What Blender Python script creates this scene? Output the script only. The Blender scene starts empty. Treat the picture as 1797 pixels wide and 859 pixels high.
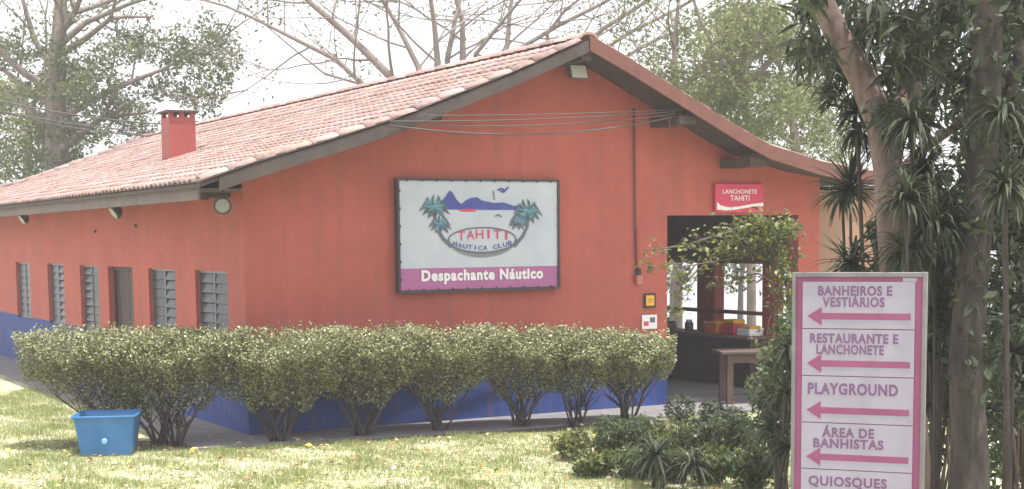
import bpy, bmesh, math, random
import numpy as np
from mathutils import Vector, Matrix

random.seed(7)
RNG = np.random.default_rng(11)
SC = bpy.context.scene
COL = SC.collection

# ------------------------------------------------------------------ camera
F, PX, PY, EYE, ROLL = 2700.0, 898.5, 700.0, 2.7, -0.010
TILT = math.atan((PY - 417.0) / F)
FWD = Vector((0, math.cos(TILT), -math.sin(TILT)))
UP = Vector((0, math.sin(TILT), math.cos(TILT)))
RT = Vector((1, 0, 0))
_c, _s = math.cos(ROLL), math.sin(ROLL)
CX = RT * _c + UP * _s
CY = -RT * _s + UP * _c
cam_data = bpy.data.cameras.new('camera')
cam = bpy.data.objects.new('camera', cam_data)
COL.objects.link(cam)
m = Matrix((CX, CY, -FWD)).transposed().to_4x4()
m.translation = Vector((0, 0, EYE))
cam.matrix_world = m
cam_data.sensor_width = 36.0
cam_data.lens = 36.0 * F / 1797.0
cam_data.shift_y = (PY - 429.5) / 1797.0
cam_data.clip_start = 0.1
cam_data.clip_end = 5000
SC.camera = cam

# ------------------------------------------------------------------ sky, sun, exposure
SUN_EL = math.radians(77)
sd = Vector((0.60, -0.55, 0)).normalized() * math.cos(SUN_EL) + Vector((0, 0, math.sin(SUN_EL)))
SC.view_settings.view_transform = 'Standard'
SC.view_settings.look = 'None'
SC.view_settings.exposure = 0.64
SC.view_settings.gamma = 1.0
world = bpy.data.worlds.new('World')
SC.world = world
world.use_nodes = True
wn, wl = world.node_tree.nodes, world.node_tree.links
wn.clear()
out = wn.new('ShaderNodeOutputWorld')
bg = wn.new('ShaderNodeBackground')
sky = wn.new('ShaderNodeTexSky')
sky.sky_type = 'NISHITA'
sky.sun_disc = False
sky.sun_elevation = SUN_EL
sky.sun_rotation = math.atan2(sd.x, sd.y)
sky.air_density = 1.6
sky.dust_density = 4.0
# thin bright cloud veil over the whole sky
tc = wn.new('ShaderNodeTexCoord')
nz = wn.new('ShaderNodeTexNoise')
nz.inputs['Scale'].default_value = 2.2
nz.inputs['Detail'].default_value = 6
mr = wn.new('ShaderNodeMapRange')
mr.inputs['From Min'].default_value = 0.3
mr.inputs['From Max'].default_value = 0.75
mr.inputs['To Min'].default_value = 0.72
mr.inputs['To Max'].default_value = 1.0
mx = wn.new('ShaderNodeMix')
mx.data_type = 'RGBA'
mx.inputs['B'].default_value = (11.4, 11.4, 12.0, 1)
wl.new(tc.outputs['Generated'], nz.inputs['Vector'])
wl.new(nz.outputs['Fac'], mr.inputs['Value'])
wl.new(mr.outputs['Result'], mx.inputs['Factor'])
wl.new(sky.outputs['Color'], mx.inputs['A'])
wl.new(mx.outputs['Result'], bg.inputs['Color'])
bg.inputs['Strength'].default_value = 0.10
wl.new(bg.outputs['Background'], out.inputs['Surface'])

sl = bpy.data.lights.new('sun', 'SUN')
sl.energy = 4.6
sl.angle = math.radians(0.6)
sl.color = (1.0, 0.95, 0.87)
so = bpy.data.objects.new('sun', sl)
so.rotation_euler = (-sd).to_track_quat('-Z', 'Y').to_euler()
so.location = (0, 0, 30)
COL.objects.link(so)


# ------------------------------------------------------------------ helpers
def ray(px, py):
    x, y = (px - PX) / F, -(py - PY) / F
    return CX * x + CY * y + FWD


def at(px, py, depth):
    """world point seen at a photo pixel, at world y = depth"""
    r = ray(px, py)
    t = depth / r.y
    return Vector((0, 0, EYE)) + r * t


def link(o, parent=None):
    COL.objects.link(o)
    if parent is not None:
        o.parent = parent
    return o


def tag(o, label=None, cat=None, group=None, kind=None):
    if label: o['label'] = label
    if cat: o['category'] = cat
    if group: o['group'] = group
    if kind: o['kind'] = kind
    return o


def empty(name, loc, rz=0.0, label=None, cat=None, group=None):
    o = bpy.data.objects.new(name, None)
    o.empty_display_size = 0.2
    o.location = loc
    o.rotation_euler = (0, 0, rz)
    link(o)
    return tag(o, label, cat, group)


class MB:
    """collects simple shapes into one mesh"""
    def __init__(self):
        self.v, self.f, self.mi, self.sm = [], [], [], []
        self.cur = 0

    def face(self, idx, smooth=False):
        self.f.append(tuple(idx)); self.mi.append(self.cur); self.sm.append(smooth)

    def pts(self, pts):
        n = len(self.v)
        self.v.extend([tuple(p) for p in pts])
        return n

    def box(self, x0, y0, z0, x1, y1, z1, bev=0.0):
        if bev > 0:
            # chamfered vertical prism edges on all sides (simple 24 vertex box)
            b = bev
            P = []
            for (sx, X) in ((1, x0), (-1, x1)):
                for (sy, Y) in ((1, y0), (-1, y1)):
                    for (sz, Z) in ((1, z0), (-1, z1)):
                        P.append((X, Y + sy * b, Z + sz * b))
                        P.append((X + sx * b, Y, Z + sz * b))
                        P.append((X + sx * b, Y + sy * b, Z))
            bm = bmesh.new()
            for p in P: bm.verts.new(p)
            r = bmesh.ops.convex_hull(bm, input=bm.verts[:])
            bmesh.ops.dissolve_limit(bm, angle_limit=0.02, verts=bm.verts[:], edges=bm.edges[:])
            bmesh.ops.recalc_face_normals(bm, faces=bm.faces[:])
            bm.verts.index_update()
            n = self.pts([v.co for v in bm.verts])
            for f in bm.faces: self.face([n + v.index for v in f.verts])
            bm.free()
            return
        n = self.pts([(x0, y0, z0), (x1, y0, z0), (x1, y1, z0), (x0, y1, z0),
                      (x0, y0, z1), (x1, y0, z1), (x1, y1, z1), (x0, y1, z1)])
        for q in ((3, 2, 1, 0), (4, 5, 6, 7), (0, 1, 5, 4), (1, 2, 6, 5), (2, 3, 7, 6), (3, 0, 4, 7)):
            self.face([n + i for i in q])

    def poly(self, pts):
        n = self.pts(pts)
        self.face(range(n, n + len(pts)))

    def prism(self, loop, off):
        """closed loop of points swept by the vector off"""
        k = len(loop)
        off = Vector(off)
        n = self.pts(loop)
        self.pts([Vector(p) + off for p in loop])
        self.face(range(n, n + k))
        self.face([n + k + i for i in reversed(range(k))])
        for i in range(k):
            j = (i + 1) % k
            self.face([n + j, n + i, n + k + i, n + k + j])

    def tube(self, path, rad, sides=6, cap=True):
        path = [Vector(p) for p in path]
        if not hasattr(rad, '__len__'): rad = [rad] * len(path)
        n0 = len(self.v)
        ref = None
        for i, p in enumerate(path):
            a = path[max(0, i - 1)]; b = path[min(len(path) - 1, i + 1)]
            d = (b - a)
            if d.length < 1e-9: d = Vector((0, 0, 1))
            d.normalize()
            if ref is None:
                ref = Vector((0, 0, 1)) if abs(d.z) < 0.9 else Vector((1, 0, 0))
            s = d.cross(ref); 
            if s.length < 1e-6: s = d.orthogonal()
            s.normalize(); t = s.cross(d); ref = t
            for k in range(sides):
                an = 2 * math.pi * k / sides
                self.v.append(tuple(p + (s * math.cos(an) + t * math.sin(an)) * rad[i]))
        for i in range(len(path) - 1):
            for k in range(sides):
                k2 = (k + 1) % sides
                self.face([n0 + i * sides + k, n0 + i * sides + k2, n0 + (i + 1) * sides + k2, n0 + (i + 1) * sides + k], True)
        if cap:
            self.face([n0 + k for k in reversed(range(sides))])
            self.face([n0 + (len(path) - 1) * sides + k for k in range(sides)])

    def mesh(self, name, mats):
        me = bpy.data.meshes.new(name)
        me.from_pydata(self.v, [], self.f)
        if not isinstance(mats, (list, tuple)): mats = [mats]
        for mt in mats: me.materials.append(mt)
        me.polygons.foreach_set('material_index', self.mi)
        me.polygons.foreach_set('use_smooth', self.sm)
        me.update()
        return me

    def build(self, name, mats, parent=None, fix=True):
        me = self.mesh(name, mats)
        if fix:
            bm = bmesh.new(); bm.from_mesh(me)
            bmesh.ops.recalc_face_normals(bm, faces=bm.faces[:])
            bm.to_mesh(me); bm.free()
        o = bpy.data.objects.new(name, me)
        return link(o, parent)


def dup(o, parent=None):
    c = o.copy()
    link(c, parent)
    return c


# ------------------------------------------------------------------ materials
def new_mat(name):
    mt = bpy.data.materials.new(name)
    mt.use_nodes = True
    nt = mt.node_tree
    b = nt.nodes['Principled BSDF']
    return mt, nt, b


def mat(name, col, rough=0.7, var=0.12, scale=6.0, bump=0.0, bscale=40.0, metal=0.0, col2=None, spec=0.4, stretch=None):
    """painted or natural surface: base colour broken up by noise, with fine relief"""
    mt, nt, b = new_mat(name)
    n, l = nt.nodes, nt.links
    tc = n.new('ShaderNodeTexCoord')
    src = tc.outputs['Object']
    if stretch:
        mp = n.new('ShaderNodeMapping'); mp.inputs['Scale'].default_value = stretch
        l.new(src, mp.inputs['Vector']); src = mp.outputs['Vector']
    nz = n.new('ShaderNodeTexNoise'); nz.inputs['Scale'].default_value = scale
    nz.inputs['Detail'].default_value = 8; nz.inputs['Roughness'].default_value = 0.65
    l.new(src, nz.inputs['Vector'])
    rp = n.new('ShaderNodeValToRGB')
    c1 = [max(0, c * (1 - var)) for c in col]
    c2 = list(col2) if col2 else [min(1, c * (1 + var)) for c in col]
    rp.color_ramp.elements[0].position = 0.3; rp.color_ramp.elements[1].position = 0.7
    rp.color_ramp.elements[0].color = (*c1, 1); rp.color_ramp.elements[1].color = (*c2, 1)
    l.new(nz.outputs['Fac'], rp.inputs['Fac'])
    l.new(rp.outputs['Color'], b.inputs['Base Color'])
    b.inputs['Roughness'].default_value = rough
    b.inputs['Metallic'].default_value = metal
    b.inputs['Specular IOR Level'].default_value = spec
    if bump > 0:
        n2 = n.new('ShaderNodeTexNoise'); n2.inputs['Scale'].default_value = bscale; n2.inputs['Detail'].default_value = 5
        l.new(src, n2.inputs['Vector'])
        bp = n.new('ShaderNodeBump'); bp.inputs['Strength'].default_value = bump; bp.inputs['Distance'].default_value = 0.02
        l.new(n2.outputs['Fac'], bp.inputs['Height']); l.new(bp.outputs['Normal'], b.inputs['Normal'])
    return mt


def leaf_mat(name, cols, rough=0.5, trans=0.35, spec=0.35):
    """leaf material: every leaf takes its own tone from a ramp"""
    mt, nt, b = new_mat(name)
    n, l = nt.nodes, nt.links
    geo = n.new('ShaderNodeNewGeometry')
    rp = n.new('ShaderNodeValToRGB')
    els = rp.color_ramp.elements
    while len(els) < len(cols): els.new(0.5)
    for i, c in enumerate(cols):
        els[i].position = i / (len(cols) - 1) if len(cols) > 1 else 0
        els[i].color = (*c, 1)
    l.new(geo.outputs['Random Per Island'], rp.inputs['Fac'])
    l.new(rp.outputs['Color'], b.inputs['Base Color'])
    b.inputs['Roughness'].default_value = rough
    b.inputs['Specular IOR Level'].default_value = spec
    tr = n.new('ShaderNodeBsdfTranslucent')
    l.new(rp.outputs['Color'], tr.inputs['Color'])
    ms = n.new('ShaderNodeMixShader'); ms.inputs['Fac'].default_value = trans
    l.new(b.outputs['BSDF'], ms.inputs[1]); l.new(tr.outputs['BSDF'], ms.inputs[2])
    l.new(ms.outputs['Shader'], n['Material Output'].inputs['Surface'])
    return mt


def wall_mat(name, paint, band, zband=1.08):
    """terracotta painted plaster with the blue painted base, weathered"""
    mt, nt, b = new_mat(name)
    n, l = nt.nodes, nt.links
    tc = n.new('ShaderNodeTexCoord')
    sp = n.new('ShaderNodeSeparateXYZ'); l.new(tc.outputs['Object'], sp.inputs['Vector'])
    def ramped(c, sc, var):
        nz = n.new('ShaderNodeTexNoise'); nz.inputs['Scale'].default_value = sc; nz.inputs['Detail'].default_value = 9
        nz.inputs['Roughness'].default_value = 0.7
        l.new(tc.outputs['Object'], nz.inputs['Vector'])
        rp = n.new('ShaderNodeValToRGB')
        rp.color_ramp.elements[0].position = 0.28; rp.color_ramp.elements[1].position = 0.72
        rp.color_ramp.elements[0].color = (*[x * (1 - var) for x in c], 1)
        rp.color_ramp.elements[1].color = (*[min(1, x * (1 + var)) for x in c], 1)
        l.new(nz.outputs['Fac'], rp.inputs['Fac'])
        return rp.outputs['Color']
    a = ramped(paint, 0.9, 0.17); bb = ramped(band, 1.4, 0.25)
    # rain streaks
    mp = n.new('ShaderNodeMapping'); mp.inputs['Scale'].default_value = (5, 5, 0.35)
    l.new(tc.outputs['Object'], mp.inputs['Vector'])
    ns = n.new('ShaderNodeTexNoise'); ns.inputs['Scale'].default_value = 1.2; ns.inputs['Detail'].default_value = 6
    l.new(mp.outputs['Vector'], ns.inputs['Vector'])
    sr = n.new('ShaderNodeMapRange'); sr.inputs['From Min'].default_value = 0.48; sr.inputs['From Max'].default_value = 0.72
    sr.inputs['To Max'].default_value = 0.38
    l.new(ns.outputs['Fac'], sr.inputs['Value'])
    gt = n.new('ShaderNodeMath'); gt.operation = 'GREATER_THAN'; gt.inputs[1].default_value = zband
    l.new(sp.outputs['Z'], gt.inputs[0])
    mx = n.new('ShaderNodeMix'); mx.data_type = 'RGBA'
    l.new(gt.outputs[0], mx.inputs['Factor']); l.new(bb, mx.inputs['A']); l.new(a, mx.inputs['B'])
    m2 = n.new('ShaderNodeMix'); m2.data_type = 'RGBA'; m2.inputs['B'].default_value = (0.22, 0.10, 0.08, 1)
    l.new(sr.outputs['Result'], m2.inputs['Factor']); l.new(mx.outputs['Result'], m2.inputs['A'])
    l.new(m2.outputs['Result'], b.inputs['Base Color'])
    b.inputs['Roughness'].default_value = 0.75
    b.inputs['Specular IOR Level'].default_value = 0.3
    nb = n.new('ShaderNodeTexNoise'); nb.inputs['Scale'].default_value = 14; nb.inputs['Detail'].default_value = 8
    l.new(tc.outputs['Object'], nb.inputs['Vector'])
    bp = n.new('ShaderNodeBump'); bp.inputs['Strength'].default_value = 0.25; bp.inputs['Distance'].default_value = 0.02
    l.new(nb.outputs['Fac'], bp.inputs['Height']); l.new(bp.outputs['Normal'], b.inputs['Normal'])
    return mt


def tile_mat():
    mt, nt, b = new_mat('clay_tile')
    n, l = nt.nodes, nt.links
    geo = n.new('ShaderNodeNewGeometry'); oi = n.new('ShaderNodeObjectInfo')
    ad = n.new('ShaderNodeMath'); ad.operation = 'ADD'
    l.new(geo.outputs['Random Per Island'], ad.inputs[0]); l.new(oi.outputs['Random'], ad.inputs[1])
    fr = n.new('ShaderNodeMath'); fr.operation = 'FRACT'; l.new(ad.outputs[0], fr.inputs[0])
    rp = n.new('ShaderNodeValToRGB')
    cols = [(0.20, 0.12, 0.10), (0.33, 0.19, 0.155), (0.40, 0.25, 0.215), (0.46, 0.33, 0.295), (0.36, 0.215, 0.19), (0.25, 0.175, 0.16), (0.42, 0.335, 0.31)]
    els = rp.color_ramp.elements
    while len(els) < len(cols): els.new(0.5)
    for i, c in enumerate(cols):
        els[i].position = i / (len(cols) - 1); els[i].color = (*c, 1)
    l.new(fr.outputs[0], rp.inputs['Fac'])
    tcn = n.new('ShaderNodeTexCoord')
    nz = n.new('ShaderNodeTexNoise'); nz.inputs['Scale'].default_value = 9; nz.inputs['Detail'].default_value = 6
    l.new(tcn.outputs['Object'], nz.inputs['Vector'])
    mx = n.new('ShaderNodeMix'); mx.data_type = 'RGBA'; mx.inputs['B'].default_value = (0.41, 0.34, 0.32, 1)
    mr = n.new('ShaderNodeMapRange'); mr.inputs['From Min'].default_value = 0.45; mr.inputs['From Max'].default_value = 0.75
    mr.inputs['To Max'].default_value = 0.6
    l.new(nz.outputs['Fac'], mr.inputs['Value']); l.new(mr.outputs['Result'], mx.inputs['Factor'])
    l.new(rp.outputs['Color'], mx.inputs['A']); l.new(mx.outputs['Result'], b.inputs['Base Color'])
    b.inputs['Roughness'].default_value = 0.85
    return mt


def glass_mat(name, col=(0.05, 0.06, 0.07), ior=1.6, spec=0.5, rmax=0.16):
    mt, nt, b = new_mat(name)
    n, l = nt.nodes, nt.links
    tc = n.new('ShaderNodeTexCoord'); nz = n.new('ShaderNodeTexNoise'); nz.inputs['Scale'].default_value = 3
    l.new(tc.outputs['Object'], nz.inputs['Vector'])
    mr = n.new('ShaderNodeMapRange'); mr.inputs['To Min'].default_value = 0.04; mr.inputs['To Max'].default_value = rmax
    l.new(nz.outputs['Fac'], mr.inputs['Value']); l.new(mr.outputs['Result'], b.inputs['Roughness'])
    b.inputs['Base Color'].default_value = (*col, 1)
    b.inputs['IOR'].default_value = ior
    b.inputs['Specular IOR Level'].default_value = spec
    return mt


TERRA = (0.425, 0.104, 0.078)
M = {}
M['wall'] = wall_mat('painted_plaster', TERRA, (0.030, 0.070, 0.26))
M['redpaint'] = mat('red_paint', (0.34, 0.07, 0.06), 0.6, 0.12, 3, 0.15)
M['beige'] = mat('beige_plaster', (0.36, 0.22, 0.155), 0.8, 0.1, 2, 0.2, 15)
M['tile'] = tile_mat()
M['darkwood'] = mat('dark_wood', (0.075, 0.058, 0.05), 0.75, 0.3, 4, 0.3, 30, stretch=(1, 1, 1))
M['fascia'] = mat('weathered_fascia', (0.17, 0.135, 0.125), 0.8, 0.22, 3, 0.2, 25)
M['redwood'] = mat('red_brown_board', (0.17, 0.070, 0.058), 0.7, 0.18, 4, 0.2, 30)
M['interior'] = mat('interior_paint', (0.16, 0.10, 0.085), 0.8, 0.15, 2)
M['counter'] = mat('dark_counter', (0.045, 0.028, 0.026), 0.5, 0.25, 3)
M['doorwood'] = mat('door_wood', (0.045, 0.026, 0.022), 0.55, 0.3, 5, 0.2, 30, stretch=(8, 8, 0.6))
M['tablewood'] = mat('table_wood', (0.095, 0.06, 0.048), 0.6, 0.25, 5, 0.2, 30)
M['concrete'] = mat('concrete', (0.20, 0.19, 0.195), 0.9, 0.2, 2.5, 0.35, 30)
M['metal'] = mat('grey_metal', (0.22, 0.22, 0.23), 0.45, 0.15, 8, metal=0.7)
M['alu'] = mat('aluminium', (0.20, 0.19, 0.195), 0.55, 0.2, 6, metal=0.1)
M['darkmetal'] = mat('dark_metal', (0.045, 0.045, 0.05), 0.5, 0.2, 8)
M['glass'] = glass_mat('window_glass')
M['louvre'] = glass_mat('louvre_glass', (0.05, 0.055, 0.06), 1.35, 0.2, 0.45)
M['lens'] = mat('lamp_lens', (0.30, 0.31, 0.30), 0.25, 0.06, 8)
M['banner'] = mat('banner_vinyl', (0.46, 0.52, 0.60), 0.5, 0.07, 1.2, 0.15, 3, col2=(0.55, 0.58, 0.63))
M['banner_pink'] = mat('banner_pink', (0.40, 0.13, 0.30), 0.5, 0.08, 2)
M['white'] = mat('white_print', (0.80, 0.80, 0.80), 0.5, 0.04, 3)
M['offwhite'] = mat('offwhite_print', (0.33, 0.31, 0.385), 0.5, 0.10, 2.2)
M['navy'] = mat('navy_print', (0.05, 0.07, 0.30), 0.5, 0.1, 4)
M['teal'] = mat('teal_print', (0.17, 0.42, 0.50), 0.5, 0.12, 6)
M['ink'] = mat('grey_print', (0.12, 0.13, 0.17), 0.5, 0.1, 6)
M['redprint'] = mat('red_print', (0.60, 0.05, 0.12), 0.45, 0.06, 4)
M['magenta'] = mat('magenta_print', (0.26, 0.07, 0.155), 0.5, 0.16, 3)
M['purple'] = mat('purple_print', (0.17, 0.085, 0.19), 0.5, 0.08, 5)
M['yellow'] = mat('yellow_print', (0.75, 0.42, 0.03), 0.5, 0.08, 5)
M['black'] = mat('black_print', (0.03, 0.03, 0.03), 0.5, 0.1, 5)
M['bucket'] = mat('blue_plastic', (0.035, 0.17, 0.44), 0.38, 0.14, 3.5, 0.06, 12, col2=(0.06, 0.23, 0.52), spec=0.5)
M['soil'] = mat('soil', (0.10, 0.075, 0.055), 0.95, 0.4, 5, 0.6, 30)
M['bark'] = mat('bark', (0.17, 0.13, 0.105), 0.9, 0.5, 9, 1.0, 22, stretch=(1, 1, 0.3))
M['bark_pale'] = mat('bark_pale', (0.24, 0.20, 0.18), 0.9, 0.3, 4, 0.5, 14, stretch=(1, 1, 0.3))
M['bark_smooth'] = mat('bark_smooth', (0.165, 0.12, 0.105), 0.9, 0.5, 8, 1.0, 20, stretch=(1, 1, 0.4))
M['bark_dark'] = mat('bark_dark', (0.06, 0.05, 0.045), 0.9, 0.6, 9, 1.0, 20, stretch=(1, 1, 0.3))
M['cable'] = mat('grey_cable', (0.10, 0.085, 0.085), 0.5, 0.1, 6)
M['hedge_leaf'] = leaf_mat('hedge_leaf', [(0.09, 0.09, 0.05), (0.19, 0.21, 0.09), (0.36, 0.38, 0.17), (0.15, 0.14, 0.08), (0.52, 0.52, 0.30)], 0.4, 0.15, 0.5)
M['far_leaf'] = leaf_mat('far_leaf', [(0.08, 0.11, 0.05), (0.14, 0.17, 0.08), (0.20, 0.23, 0.10), (0.12, 0.14, 0.08)], 0.5, 0.4)
M['pale_leaf'] = leaf_mat('pale_leaf', [(0.13, 0.16, 0.06), (0.20, 0.24, 0.09), (0.27, 0.30, 0.12), (0.18, 0.18, 0.10)], 0.5, 0.4)
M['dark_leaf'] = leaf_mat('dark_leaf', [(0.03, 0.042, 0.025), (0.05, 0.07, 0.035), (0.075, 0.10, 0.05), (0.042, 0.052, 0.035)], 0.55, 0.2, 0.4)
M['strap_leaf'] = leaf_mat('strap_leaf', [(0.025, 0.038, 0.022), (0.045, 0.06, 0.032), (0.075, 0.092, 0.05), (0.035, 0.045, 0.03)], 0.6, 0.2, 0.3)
M['shrub_leaf'] = leaf_mat('shrub_leaf', [(0.05, 0.07, 0.03), (0.10, 0.13, 0.05), (0.16, 0.18, 0.07), (0.30, 0.32, 0.06), (0.08, 0.10, 0.05)], 0.4, 0.3, 0.5)
M['garden_leaf'] = leaf_mat('garden_leaf', [(0.045, 0.07, 0.03), (0.09, 0.13, 0.05), (0.15, 0.20, 0.08), (0.07, 0.10, 0.05)], 0.4, 0.3, 0.45)
M['grass'] = leaf_mat('grass_blade', [(0.18, 0.25, 0.07), (0.33, 0.39, 0.14), (0.48, 0.47, 0.26), (0.26, 0.33, 0.10)], 0.6, 0.3, 0.2)
M['litter'] = leaf_mat('dry_leaf', [(0.35, 0.22, 0.12), (0.55, 0.40, 0.18), (0.22, 0.13, 0.08), (0.60, 0.52, 0.38), (0.65, 0.45, 0.05)], 0.7, 0.1, 0.2)

# ------------------------------------------------------------------ ground, water, hills
gm, nt, b = new_mat('lawn_ground')
n, l = nt.nodes, nt.links
tc = n.new('ShaderNodeTexCoord')
def _noise(sc, det=8):
    x = n.new('ShaderNodeTexNoise'); x.inputs['Scale'].default_value = sc; x.inputs['Detail'].default_value = det
    l.new(tc.outputs['Object'], x.inputs['Vector']); return x
def _ramp(src, stops):
    r = n.new('ShaderNodeValToRGB'); e = r.color_ramp.elements
    while len(e) < len(stops): e.new(0.5)
    for i, (p, c) in enumerate(stops): e[i].position = p; e[i].color = (*c, 1)
    l.new(src, r.inputs['Fac']); return r
a1 = _ramp(_noise(9).outputs['Fac'], [(0.3, (0.12, 0.15, 0.05)), (0.5, (0.28, 0.30, 0.14)), (0.7, (0.46, 0.42, 0.30))])
a2 = _ramp(_noise(1.1).outputs['Fac'], [(0.35, (0.0, 0, 0)), (0.7, (1, 1, 1))])
mxg = n.new('ShaderNodeMix'); mxg.data_type = 'RGBA'; mxg.inputs['B'].default_value = (0.55, 0.50, 0.40, 1)
mlt = n.new('ShaderNodeMath'); mlt.operation = 'MULTIPLY'; mlt.inputs[1].default_value = 0.9
l.new(a2.outputs['Color'], mlt.inputs[0]); l.new(mlt.outputs[0], mxg.inputs['Factor'])
l.new(a1.outputs['Color'], mxg.inputs['A']); l.new(mxg.outputs['Result'], b.inputs['Base Color'])
b.inputs['Roughness'].default_value = 0.95; b.inputs['Specular IOR Level'].default_value = 0.1
bp = n.new('ShaderNodeBump'); bp.inputs['Strength'].default_value = 0.6; bp.inputs['Distance'].default_value = 0.03
l.new(_noise(40).outputs['Fac'], bp.inputs['Height']); l.new(bp.outputs['Normal'], b.inputs['Normal'])

g = MB(); g.poly([(-1500, -200, 0), (1500, -200, 0), (1500, 2500, 0), (-1500, 2500, 0)])
tag(g.build('ground', gm, fix=False), kind='structure')

wm, nt, b = new_mat('lake_water')
n, l = nt.nodes, nt.links
b.inputs['Base Color'].default_value = (0.16, 0.19, 0.19, 1); b.inputs['Roughness'].default_value = 0.12
tc = n.new('ShaderNodeTexCoord'); wv = n.new('ShaderNodeTexNoise'); wv.inputs['Scale'].default_value = 1.3; wv.inputs['Detail'].default_value = 4
l.new(tc.outputs['Object'], wv.inputs['Vector'])
bp = n.new('ShaderNodeBump'); bp.inputs['Strength'].default_value = 0.25; bp.inputs['Distance'].default_value = 0.1
l.new(wv.outputs['Fac'], bp.inputs['Height']); l.new(bp.outputs['Normal'], b.inputs['Normal'])
g = MB(); g.poly([(-400, 62, 0.004), (-60, 56, 0.004), (0, 50, 0.004), (12, 41, 0.004), (30, 33, 0.004), (90, 25, 0.004), (600, 20, 0.004), (700, 700, 0.004), (-600, 700, 0.004)])
tag(g.build('water', wm, fix=False), kind='structure')

g = MB()
hx = np.linspace(-1100, 1100, 90)
hz = 10 + 4 * np.sin(hx / 170.0) + 2.5 * np.sin(hx / 61.0 + 1) + 1.2 * np.sin(hx / 17.0)
nb = g.pts([(x, 700, -1) for x in hx] + [(x, 820, max(6, z)) for x, z in zip(hx, hz)] + [(x, 1100, -1) for x in hx])
for i in range(89):
    g.face([nb + i, nb + i + 1, nb + 91 + i, nb + 90 + i], True)
    g.face([nb + 90 + i, nb + 91 + i, nb + 181 + i, nb + 180 + i], True)
tag(g.build('hills', mat('hill_forest', (0.10, 0.14, 0.10), 0.9, 0.3, 0.05)), kind='structure')

# ------------------------------------------------------------------ the building
PHI = math.radians(28.7)
CORNER = Vector((-3.622, 20.994, 0))
BG = Vector((math.cos(PHI), math.sin(PHI), 0)); BL = Vector((-math.sin(PHI), math.cos(PHI), 0))
def W(u, v, z): return CORNER + BG * u + BL * v + Vector((0, 0, z))
bld = empty('restaurant_building', CORNER, PHI,
            'long terracotta building with blue painted base and low clay tile roof behind the hedge', 'building')
WID, LEN = 10.0, 24.6
PROF = [(-0.87, 3.50), (-0.1, 3.76), (1.1, 4.12), (1.89, 4.37), (2.54, 4.62), (3.7, 5.06), (4.95, 5.60),
        (5.61, 5.31), (6.62, 4.83), (7.68, 4.33), (8.23, 4.10), (9.26, 3.86), (10.32, 3.72), (10.95, 3.66)]
def prof(u):
    for (a, za), (b_, zb) in zip(PROF, PROF[1:]):
        if u <= b_: return za + (zb - za) * (u - a) / (b_ - a)
    return PROF[-1][1]
DECK = 0.075     # tile thickness above the roof boards
BOARD = 0.05
def under(u): return prof(u) - DECK - BOARD

T = 0.25
def wall_grid(mb, xs, zs, holes, fn, thick):
    """wall in the plane (x,z) with rectangular holes; fn maps (x, depth, z) to 3D"""
    nx, nz_ = len(xs), len(zs)
    idx = {}
    for d in (0, 1):
        for i, x in enumerate(xs):
            for j, z in enumerate(zs):
                zz = z(x) if callable(z) else z
                idx[(d, i, j)] = mb.pts([fn(x, d * thick, zz)])
    solid = lambda i, j: 0 <= i < nx - 1 and 0 <= j < nz_ - 1 and (i, j) not in holes
    for i in range(nx - 1):
        for j in range(nz_ - 1):
            if not solid(i, j): continue
            for d in (0, 1):
                mb.face([idx[(d, i, j)], idx[(d, i + 1, j)], idx[(d, i + 1, j + 1)], idx[(d, i, j + 1)]])
            if not solid(i - 1, j): mb.face([idx[(0, i, j)], idx[(0, i, j + 1)], idx[(1, i, j + 1)], idx[(1, i, j)]])
            if not solid(i + 1, j): mb.face([idx[(0, i + 1, j)], idx[(0, i + 1, j + 1)], idx[(1, i + 1, j + 1)], idx[(1, i + 1, j)]])
            if not solid(i, j - 1): mb.face([idx[(0, i, j)], idx[(0, i + 1, j)], idx[(1, i + 1, j)], idx[(1, i, j)]])
            if not solid(i, j + 1): mb.face([idx[(0, i, j + 1)], idx[(0, i + 1, j + 1)], idx[(1, i + 1, j + 1)], idx[(1, i, j + 1)]])

# gable wall: opening from the floor, right pier
OP0, OP1, OPZ = 6.94, 9.56, 3.02
gw = MB()
us = sorted(set([0.0, OP0, OP1, WID] + [p[0] for p in PROF if 0 < p[0] < WID]))
top = lambda x: under(x) - 0.004
holes = {(i, 1) for i in range(len(us) - 1) if us[i] >= OP0 - 1e-6 and us[i + 1] <= OP1 + 1e-6}
wall_grid(gw, us, [-0.12, 0.0, OPZ, top], holes, lambda x, d, z: (x, d, z), T)
gw.build('gable_wall', M['wall'], bld)

# long side wall with louvre windows and the door
WIN = [(0.74, 2.23), (3.25, 4.76), (8.08, 9.5), (10.85, 12.33), (14.1, 15.6)]
DOOR = (5.74, 7.39)
WZ0, WZ1 = 1.03, 2.26
lw = MB()
vs = sorted(set([T, LEN] + [e for w_ in WIN for e in w_] + list(DOOR)))
zs = [-0.12, 0.12, WZ0, WZ1, under(0.0) - 0.004]
holes = set()
for i in range(len(vs) - 1):
    c = (vs[i] + vs[i + 1]) / 2
    if any(a < c < b_ for a, b_ in WIN): holes.add((i, 2))
    if DOOR[0] < c < DOOR[1]: holes |= {(i, 1), (i, 2)}
wall_grid(lw, vs, zs, holes, lambda x, d, z: (d, x, z), T)
lw.build('side_wall', M['wall'], bld)

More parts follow.
